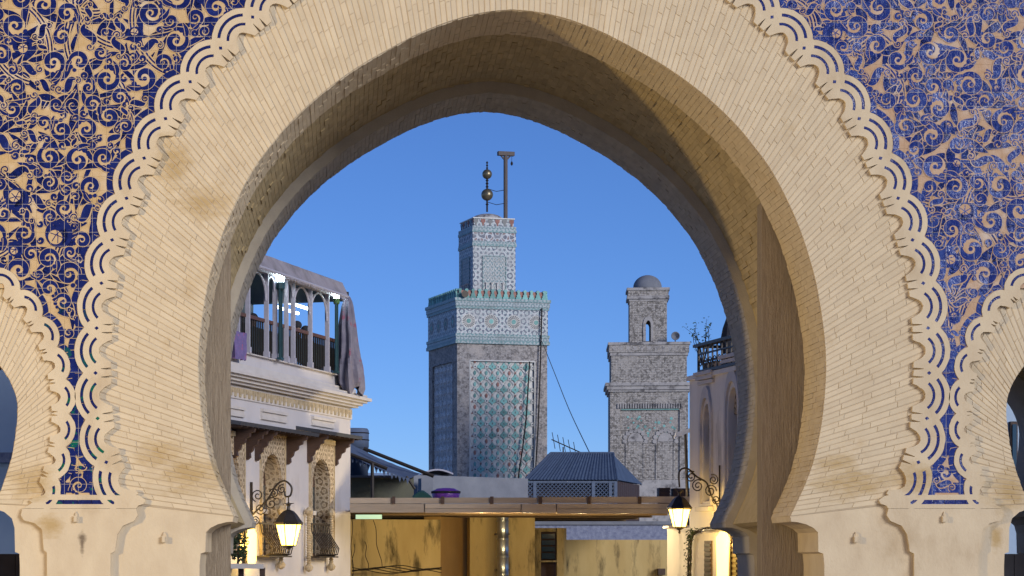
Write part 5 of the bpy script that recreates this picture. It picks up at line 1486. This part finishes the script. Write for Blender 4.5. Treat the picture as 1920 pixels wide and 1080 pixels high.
# aerial behind the pavilion
an = thing('tv_aerial', 'thin rooftop television aerial behind the pavilion ridge', 'aerial', at(1056, 860, 82))
b = MB(); b.tube([Vector((X(1056, 82), 60, 0)), at(1056, 838, 82)], .025, 5); b.build('mast', M['iron'], an)
b = MB(); b.tube([at(1034, 824, 82), at(1090, 849, 82)], .02, 5); bo = b.build('boom', M['iron'], an)
for k in range(5):
    c = at(1038 + 10 * k, 826 + 4.5 * k, 82); b = MB(); b.tube([c + Vector((-.06, -.1, .28)), c + Vector((.06, .1, -.28))], .012, 4); b.build('element', M['iron'], bo)

# ------------------------------------------------------------------ the tall tiled minaret
phi = math.atan2(47, 173)
dT = 130.0; pm = F / dT
aT = 173 / pm / math.cos(phi); hT = aT / 2
C0 = at(857, 0, dT); cen = Vector((C0.x, C0.y, 0)) + Vector((math.cos(phi), math.sin(phi), 0)) * hT + Vector((-math.sin(phi), math.cos(phi), 0)) * hT
mi = thing('tiled_minaret', 'tall square minaret with turquoise tile panels, rosette frieze and two-ball finial', 'minaret', cen, phi)
TM = RM[mi.name]
rotk = [TM @ Matrix.Rotation(k * PI / 2, 4, 'Z') for k in (0, -1)]     # front, left
allk = [TM @ Matrix.Rotation(k * PI / 2, 4, 'Z') for k in range(4)]
zT = lambda py: zat(py, dT)
z_sh = zT(643); z_pt = zT(676)
b = MB(TM); b.box(-hT + .13, hT - .13, -hT + .13, hT - .13, 0, z_sh); b.build('core', M['strap'], mi)
pw = 1.88
for k, tf in enumerate(allk):
    b = MB(tf); b.box(-hT + .0, -pw, -hT, -hT + .131, 0, z_sh) ; b.box(pw, hT - .135, -hT, -hT + .131, 0, z_sh); b.box(-pw, pw, -hT, -hT + .131, z_pt, z_sh); b.build('shaft_face', M['minaret'], mi)
    b = MB(tf); b.box(-pw - .06, -pw, -hT - .03, -hT + .1, 0, z_pt + .06); b.box(pw, pw + .06, -hT - .03, -hT + .1, 0, z_pt + .06); b.box(-pw, pw, -hT - .03, -hT + .1, z_pt, z_pt + .06); b.build('panel_frame', M['limecap'] if k else M['strap'], mi)
def sebka(tf, mats, nm):
    """strapwork lattice with glazed fillings"""
    cw, ch = .695, .635
    y0 = -hT + .10
    st, fi, re, da, ft = MB(tf), MB(tf), MB(tf), MB(tf), MB(tf)
    nx, nz = 6, 15
    for r in range(nz):
        zc = z_pt - .30 - r * ch
        if zc < 4.6: break
        for c in range(nx):
            xc = -pw + .30 + c * cw * .97
            if xc > pw: continue
            # star node
            if abs(xc) < pw - .08:
                n = 16; fi2 = [(xc + (.15 if j % 2 else .085) * math.cos(2 * PI * j / n), zc + (.15 if j % 2 else .085) * math.sin(2 * PI * j / n)) for j in range(n)]
                st.prism(fi2, [], y0 - .06, y0); da.disc((xc, zc), .05, y0 - .064, 8)
            for s in (-1, 1):
                clip = lambda pts: [p for p in pts if abs(p[0]) < pw - .02]
                a = clip([(xc + s * t_ * cw / 2, zc - .05 - .30 * math.sin(t_ * PI / 2) ** 1.4) for t_ in [j / 7 for j in range(8)]])
                if len(a) > 2: st.ribbon(a, .05, y0 - .035)
                a = clip([(xc + s * (.10 + .16 * math.sin(t_ * PI)), zc + .12 + .40 * t_) for t_ in [j / 7 for j in range(8)]])
                if len(a) > 2: st.ribbon(a, .035, y0 - .03)
            xm = xc + cw * .485
            if abs(xm) < pw - .12:
                q = [(xm, zc + .26), (xm + .09, zc + .12), (xm + .24, zc + .05), (xm + .20, zc - .08), (xm + .10, zc - .10), (xm, zc - .22), (xm - .10, zc - .10), (xm - .20, zc - .08), (xm - .24, zc + .05), (xm - .09, zc + .12)]
                fi.prism([(xm + (p[0] - xm) * .92, p[1]) for p in q], [], y0 - .045, y0)
                da.disc((xm, zc + .02), .045, y0 - .047, 6, .7, 1.4)
                if U(0, 1) < .8: re.prism([(xm, zc - .24), (xm + .07, zc - .33), (xm, zc - .40), (xm - .07, zc - .33)], [], y0 - .035, y0)
            if abs(xc) < pw - .15:
                q = [(xc, zc + .44), (xc + .08, zc + .33), (xc + .05, zc + .2), (xc, zc + .17), (xc - .05, zc + .2), (xc - .08, zc + .33)]
                (fi if (r + c) % 4 else ft).prism(q, [], y0 - .028, y0)
                for s in (-1, 1): re.disc((xc + s * .17, zc - .06), .045, y0 - .03, 6)
    for b_, mt, n_ in ((st, mats[0], 'strapwork'), (fi, mats[1], 'glazed_fillings'), (re, mats[2], 'small_fillings'), (da, mats[3], 'dark_fillings'), (ft, mats[2], 'bud_fillings')):
        b_.build(n_, mt, mi, kind='stuff')
sebka(rotk[0], (M['strap'], M['turq'], M['terracotta'], M['darkglaze']), 'front')
sebka(rotk[1], (M['greystrap'], M['greystrap'], M['greystrap'], M['darkglaze']), 'left')
# friezes
for (p0, p1, pj, mt, nm) in ((637, 643.5, .12, 'zgreen', 'green_band'), (630.5, 637, .08, 'zgrey', 'chevron_band'), (625, 630.5, .11, 'zgreen', 'green_band'), (578, 625, .03, 'zwhite', 'rosette_frieze'),
                             (573, 578, .09, 'zgreen', 'green_band'), (564, 573, .12, 'zgrey', 'chevron_band'), (558, 564, .17, 'zgreen', 'green_band'), (543, 558, -.06, 'terracotta', 'parapet')):
    b = MB(TM); h = hT + pj; b.box(-h, h, -h, h, zT(p1) + .002, zT(p0)); b.build(nm, M[mt], mi)
zc = zT(601)
for tf in rotk:
    for k in range(4):
        xc = -1.98 + k * 1.32
        b = MB(tf); y = -hT - .05
        b.disc((xc, zc), .40, -hT - .034, 24); ro_ = b.build('rosette', M['strap'], mi)
        b = MB(tf)
        for j in range(20):
            a = 2 * PI * j / 20; ca, sa = math.cos(a), math.sin(a)
            b.poly([(xc + .17 * ca - .012 * sa, y, zc + .17 * sa + .012 * ca), (xc + .17 * ca + .012 * sa, y, zc + .17 * sa - .012 * ca), (xc + .36 * ca + .032 * sa, y, zc + .36 * sa - .032 * ca), (xc + .36 * ca - .032 * sa, y, zc + .36 * sa + .032 * ca)])
        b.build('rosette_rays', M['darkglaze'], ro_, kind='stuff')
        b = MB(tf); b.disc((xc, zc), .13, y, 12); b.build('rosette_eye', M['turq'], ro_)
def merlons(half, z0, h, n, tfs, mt):
    pr = [(-.42, 0), (.42, 0), (.42, .2), (.3, .25), (.3, .45), (.18, .5), (.18, .75), (.3, .8), (.2, .93), (0, 1), (-.2, .93), (-.3, .8), (-.18, .75), (-.18, .5), (-.3, .45), (-.3, .25), (-.42, .2)]
    w = 2 * half / n
    for tf in tfs:
        for k in range(n):
            xc = -half + (k + .5) * w; b = MB(tf)
            b.prism([(xc + x * w, z0 + z * h) for x, z in pr], [], -half - .02, -half + .16, back=True); b.build('merlon', mt, mi)
merlons(hT + .02, zT(558), zT(540) - zT(558), 14, allk, M['turq'])
# lantern storey
dU = 132.2; zU = lambda py: zat(py, dU); hU = 81 / (F / dU) / math.cos(phi) / 2
b = MB(TM); b.box(-hU, hU, -hU, hU, zT(562), zU(463)); b.build('lantern_storey', M['zwhite'], mi)
for (p0, p1, pj, mt, nm) in ((457, 463, .05, 'zgreen', 'green_band'), (453, 457, .03, 'zgrey', 'chevron_band'), (437, 453, .02, 'zband', 'star_frieze'), (432, 437, .05, 'zgreen', 'green_band'), (425, 432, .03, 'zgrey', 'chevron_band'), (411, 425, -.08, 'zwhite', 'lantern_parapet')):
    b = MB(TM); h = hU + pj; b.box(-h, h, -h, h, zU(p1) + .002, zU(p0)); b.build(nm, M[mt], mi)
b = MB(TM); h = hU - .02; b.box(-h, h, -h, h, zU(411), zU(409)); b.build('parapet_cap', M['strap'], mi)
for tf in rotk:
    for k in range(6):
        xc = -hU + .2 + k * (2 * hU - .4) / 5; b = MB(tf); w = .13; zz0, zz1 = zU(424), zU(412); yq = -hU + .06
        b.prism([(xc - .04, zz0), (xc + .04, zz0), (xc + .05, zz0 + .12), (xc + .13, zz0 + .22), (xc + .13, zz1), (xc - .13, zz1), (xc - .13, zz0 + .22), (xc - .05, zz0 + .12)], [], yq, yq + .05); b.build('bracket_tile', M['terracotta'] if k % 2 else M['darkglaze'], mi)
    xw = .66; z0_, z1_ = zU(545), zU(482)
    b = MB(tf); b.box(-xw, xw, -hU - .02, -hU + .01, z0_, z1_); pn = b.build('panel', M['zgrey'], mi)
    b = MB(tf); b.box(-xw - .05, -xw, -hU - .05, -hU, z0_, z1_ + .05); b.box(xw, xw + .05, -hU - .05, -hU, z0_, z1_ + .05); b.box(-xw, xw, -hU - .05, -hU, z1_, z1_ + .05); b.build('panel_frame', M['zgreen'], pn)
    st = MB(tf)
    for r in range(7):
        for c in range(5):
            xc = -xw + .13 + c * .265; zc = z1_ - .18 - r * .26
            st.ribbon([(xc - .12, zc - .12), (xc - .04, zc + .02), (xc, zc + .13), (xc + .04, zc + .02), (xc + .12, zc - .12)], .035, -hU - .035)
    st.build('panel_lattice', M['strap'], pn, kind='stuff')
    for k in range(4):
        xc = -.5 + k * .33; b = MB(tf); b.lathe([(.06, zU(548)), (.04, zU(546)), (.04, zU(534)), (.09, zU(531))], (xc, -hU - .08, 0), 8); b.build('colonnette', M['strap'], pn)
b = MB(TM); R_ = 28 / (F / dU); zd = zU(409)
b.lathe([(R_ * 1.1 * math.cos(t * PI / 2 / 6) + .001, zd + (zU(396) - zd) * math.sin(t * PI / 2 / 6)) for t in range(7)], n=16); b.build('dome', M['limecap'], mi, smooth=True)
fi = MB(TM); dF = dU + 1.2; zF = lambda py: zat(py, dF)
fi.tube([(0, 0, zF(398)), (0, 0, zF(318))], .055, 8); fo = fi.build('finial_rod', M['iron'], mi)
for (py, r) in ((366, 11.2), (327.5, 9.2)):
    b = MB(TM); b.sphere((0, 0, zF(py)), r * dF / F, 18, 12); b.build('finial_ball', M['brass'], fo, smooth=True)
for py in (384, 351, 345, 339, 316, 311, 306):
    b = MB(TM); z = zF(py); b.lathe([(.02, z - .08), (.10 if py > 320 else .07, z), (.02, z + .08)], n=8); b.build('finial_bead', M['iron'], fo)
b = MB(TM); b.tube([(0, 0, zF(318)), (0, 0, zF(303))], [.04, .01], 6); b.build('finial_tip', M['iron'], fo)
# gallows pole beside it
gx = TM.inverted() @ Vector((X(948, dF), dF - D, 0))
b = MB(TM); b.tube([(gx.x, gx.y, zF(412)), (gx.x, gx.y, zF(290))], .125, 8); gpo = b.build('signal_mast', M['polewood'], mi)
b = MB(TM); b.box(gx.x - .46, gx.x + .5, gx.y - .14, gx.y + .14, zF(292), zF(284.5)); b.build('mast_head', M['polewood'], gpo)
for s in (-1, 1):
    b = MB(TM); b.tube([(gx.x, gx.y, zF(302)), (gx.x + s * .3, gx.y, zF(291))], .05, 5); b.build('mast_brace', M['polewood'], gpo)
b = MB(TM); b.tube([(gx.x + .37, gx.y, zF(292)), (gx.x + .37, gx.y, zF(303))], .012, 4); b.build('pulley_cord', M['iron'], gpo)
b = MB(TM); b.lathe([(.02, zF(310)), (.08, zF(307)), (.06, zF(304)), (.02, zF(302))], (gx.x + .37, gx.y, 0), 8); b.build('pulley', M['iron'], gpo)
for py in (356, 381):
    b = MB(TM); b.tube([(0, 0, zF(py) + .05), (gx.x * .5, gx.y * .5, zF(py) - .1), (gx.x, gx.y, zF(py))], .018, 4); b.build('stay', M['iron'], gpo)
# loudspeaker, cable rods on the front
b = MB(TM); sx_ = -hT + .35; b.lathe([(.04, 0), (.06, .12), (.17, .3), (.2, .31)], (0, 0, 0), 12)
hp = [TM @ (Matrix.Translation((sx_, -hT - .05, zT(552))) @ Matrix.Rotation(PI / 2, 4, 'X') @ (TM.inverted() @ p)) for p in b.v]; b.v = hp
tag(b.build('loudspeaker', M['iron']), 'small dark horn loudspeaker on the parapet of the tall tiled minaret', 'loudspeaker')
cbt = thing('minaret_cables', 'two dark cables hanging down the front of the tall tiled minaret', 'cables', at(985, 880, 128.5))
fq = Front(Vector((C0.x, C0.y, 0)), Vector((C0.x, C0.y, 0)) + Vector((math.cos(phi), math.sin(phi), 0)) * aT)
for pts in (((1016, 578), (1013, 690), (1009, 800), (1003, 898)), ((993, 678), (987, 780), (980, 840), (971, 900))):
    b = MB(); b.tube([fq.m @ Vector((fq.la(px, py, -.2)[0], -.2, fq.la(px, py, -.2)[1])) for px, py in pts], .042, 5); b.build('cable', M['iron'], cbt)
b = MB(); b.tube(catmull([tuple(at(px, py, d)) for px, py, d in ((1016, 640, 129), (1040, 700, 120), (1068, 770, 105), (1106, 850, 84))], 8), .02, 4)
tag(b.build('overhead_wire', M['iron']), 'thin wire sloping from the tall minaret down to the pavilion roof', 'wire')

# ------------------------------------------------------------------ the smaller brick minaret
dB = 118.0; zB = lambda py: zat(py, dB); ph2 = math.radians(-5)
wB = 145 / (F / dB); hB = wB / 2
C1 = at(1144, 0, dB); cB = Vector((C1.x, C1.y, 0)) + Vector((math.cos(ph2), math.sin(ph2), 0)) * hB + Vector((-math.sin(ph2), math.cos(ph2), 0)) * hB
m2 = thing('brick_minaret', 'smaller weathered grey brick minaret with domed lantern and blind arches', 'minaret', cB, ph2)
T2 = RM[m2.name]
def lev(p0, p1, pj, mt, nm):
    b = MB(T2); h = hB + pj; b.box(-h, h, -h, h, zB(p1) + .002 if p1 < 1000 else 0, zB(p0)); return b.build(nm, M[mt], m2)
lev(735, 1100, -.08, 'oldbrick', 'core')
# front face with recessed frame
fr0, fr1, ftp = -hB + .5, hB - .42, zB(769)
T2f = T2
b = MB(T2f); b.box(-hB, fr0, -hB, -hB + .09, 0, zB(735)); b.box(fr1, hB, -hB, -hB + .09, 0, zB(735)); b.box(fr0, fr1, -hB, -hB + .09, ftp, zB(735)); b.build('face', M['oldbrick'], m2)
b = MB(T2f); b.box(-hB - .005, -hB + .082, -hB + .091, hB, 0, zB(735)); b.build('side_face', M['oldbrick'], m2)
b = MB(T2f); b.box(hB - .082, hB + .005, -hB + .091, hB, 0, zB(735)); b.build('side_face', M['oldbrick'], m2)
b = MB(T2f); b.box(fr0 + .05, fr1 - .05, -hB - .02, -hB + .01, ftp - .001, ftp + .05); b.build('turquoise_fillet', M['turq'], m2)
for k in range(26):
    x = fr0 - .1 + (fr1 - fr0 + .2) * k / 25; b = MB(T2f); b.box(x - .035, x + .035, -hB - .07, -hB + .01, zB(766), zB(757)); b.build('dentil', M['limecap'], m2)
for (px) in (1191, 1247):
    xc = (px - 1144) / 145 * wB - hB; zs = zB(828); r = .38
    lob = MB(T2f)
    for j in range(9):
        a = PI * j / 8; c = (xc + (r + .16) * math.cos(a), zs + (r + .16) * math.sin(a) * 1.05)
        lob.prism([(c[0] + .11 * math.cos(t), c[1] + .11 * math.sin(t)) for t in [2 * PI * q / 10 for q in range(10)]], [], -hB + .02 + .001 * j, -hB + .085)
    ao = lob.build('lobed_arch', M['limecap'], m2)
    b = MB(T2f); b.prism([(xc + r * math.cos(a), zs + r * 1.2 * math.sin(a)) for a in [PI * q / 12 for q in range(13)]], [], -hB + .05, -hB + .085); b.build('arch_head', M['limecap'], ao)
    b = MB(T2f); b.box(xc - r, xc + r, -hB + .06, -hB + .085, 0, zs); b.build('arch_infill', M['oldbrick'], ao)
    for s in (-1, 1):
        b = MB(T2f); b.box(xc + s * (r + .06) - .05, xc + s * (r + .06) + .05, -hB + .03, -hB + .085, 4, zs - .02); b.build('arch_jamb', M['oldbrick'], ao)
for k in range(34):
    x = U(fr0 + .1, fr1 - .1); z = U(zB(825), zB(780)); b = MB(T2f); b.disc((x, z), U(.04, .09), -hB + .075 - .0003 * k, 6); b.build('glazed_chip', M['turq'], m2)
b = MB(T2f); b.box(-hB + .55, hB + .0, -hB - .012, -hB, 0, zB(900)); b.build('limewash_patch', M['limecap'], m2)
lev(731, 735, .08, 'limecap', 'cornice'); lev(724, 731, .16, 'limecap', 'cornice'); lev(718, 724, .24, 'limecap', 'cornice')
lev(667, 718, -.06, 'oldbrick', 'upper_stage'); lev(661, 667, .0, 'limecap', 'cornice'); lev(647, 661, .05, 'oldbrick', 'parapet'); lev(642, 647, .10, 'limecap', 'coping')
for k in range(11):
    x = -hB + .2 + k * (wB - .4) / 10; b = MB(T2); b.poly([(x - .13, -hB - .053, zB(650)), (x + .13, -hB - .053, zB(650)), (x, -hB - .053, zB(658))]); b.build('tooth', M['limecap'], m2)
hL = 35 / (F / dB); cxL = ((1216.5 - 1144) / 145 - .5) * wB
TL = T2 @ Matrix.Translation((cxL, 0, 0))
# lantern with an open slot right through
sw, s0, s1, s2 = .12, zB(637), zB(606), zB(598)
b = MB(TL)
zl0, zl1 = zB(644), zB(561)
ho = arch_hole(-sw, sw, s0, s1, s2, 5)
b.prism([(-hL, zl0), (hL, zl0), (hL, zl1), (-hL, zl1)], [ho], -hL, hL, back=True); b.build('lantern', M['oldbrick'], m2)
b = MB(TL); b.prism(arch_hole(-sw - .14, sw + .14, s0, s1, s2 + .22, 6), [arch_hole(-sw - .01, sw + .01, s0 + .001, s1, s2 + .01, 6)], -hL - .05, -hL + .01); b.build('slot_surround', M['limecap'], m2)
for (p0, p1, pj, mt, nm) in ((557, 561, .03, 'limecap', 'lantern_cornice'), (551, 557, .12, 'limecap', 'lantern_cornice'), (541, 551, .08, 'oldbrick', 'lantern_parapet'), (536, 541, .14, 'limecap', 'lantern_cornice')):
    b = MB(TL); h = hL + pj; b.box(-h, h, -h, h, zB(p1) + .002, zB(p0)); b.build(nm, M[mt], m2)
b = MB(TL); Rd = 27 / (F / dB); zd = zB(536)
b.lathe([(Rd, zd - .02), (Rd, zd + .12)] + [(Rd * math.cos(t * PI / 2 / 8) + .002, zd + .12 + (zB(508) - zd - .12) * math.sin(t * PI / 2 / 8)) for t in range(1, 9)], n=24); b.build('dome', M['greywall'], m2, smooth=True)
hp = T2 @ Matrix.Translation((((1266 - 1144) / 145 - .5) * wB, -hB + .4, zB(630)))
hs_ = thing('loudspeaker', 'grey horn loudspeaker on the roof of the smaller brick minaret', 'loudspeaker', hp.translation - Vector((0, 0, .35)))
b = MB(hp @ Matrix.Rotation(PI / 2, 4, 'X')); b.lathe([(.05, -.3), (.07, -.1), (.12, .06), (.21, .16), (.22, .17), (.18, .14), (.08, .0)], n=14); b.build('horn', M['greywall'], hs_, smooth=True)
b = MB(hp); b.tube([(0, .15, -.36), (0, .12, 0)], .03, 6); b.build('stand', M['iron'], hs_)

# ------------------------------------------------------------------ houses glimpsed through the side arches
h1 = thing('blue_house', 'blue-grey house wall glimpsed through the left side arch', 'building', (-6.2, 14, 0))
b = MB(); b.box(-9, -3.2, 13, 18, 0, 5); b.build('wall', M['bluewall'], h1)
b = MB(); b.box(-9, -3.15, 12.9, 13.02, 3.05, 3.2); b.build('string_course', M['bluestone'], h1)
b = MB(); b.box(-9.05, -3.15, 12.9, 18.05, 5.01, 5.2); b.build('coping', M['bluestone'], h1)
h2 = thing('blue_house', 'blue-grey house with narrow dark window glimpsed through the right side arch', 'building', (10.5, 11, 0))
b = MB(); b.box(8.3, 13.5, 10.5, 15, 0, 4.6); b.build('wall', M['bluewall'], h2)
q0, q1 = at(1896, 892, 32.4), at(1909, 790, 32.4)
b = MB(); b.box(q0.x, q1.x, 10.42, 10.55, q0.z, q1.z); wo = b.build('window', M['darkwood'], h2)
b = MB(); b.box(q0.x + .02, q1.x - .02, 10.40, 10.43, q0.z + .04, q1.z - .04); b.build('window_pane', M['glass'], wo)
b = MB(); b.box(8.25, 13.5, 10.4, 15.05, 4.61, 4.8); b.build('coping', M['bluestone'], h2)
# half doors of the side passages
for sg in (-1, 1):
    xc = X0 + sg * SC * PX
    dd = thing('side_door', 'dark timber half door in the %s side arch' % ('left' if sg < 0 else 'right'), 'door', (xc, 1.2, 0), 0, 'side passage doors')
    for k in range(7):
        b = MB(); w = 1.5 / 7; b.box(xc - .75 + k * w + .003, xc - .75 + (k + 1) * w - .003, 1.12, 1.18, .02, 1.66); b.build('plank', M['darkcoat'], dd)
    for z in (.4, 1.3):
        b = MB(); b.box(xc - .74, xc + .74, 1.185, 1.22, z, z + .12); b.build('batten', M['darkwood'], dd)
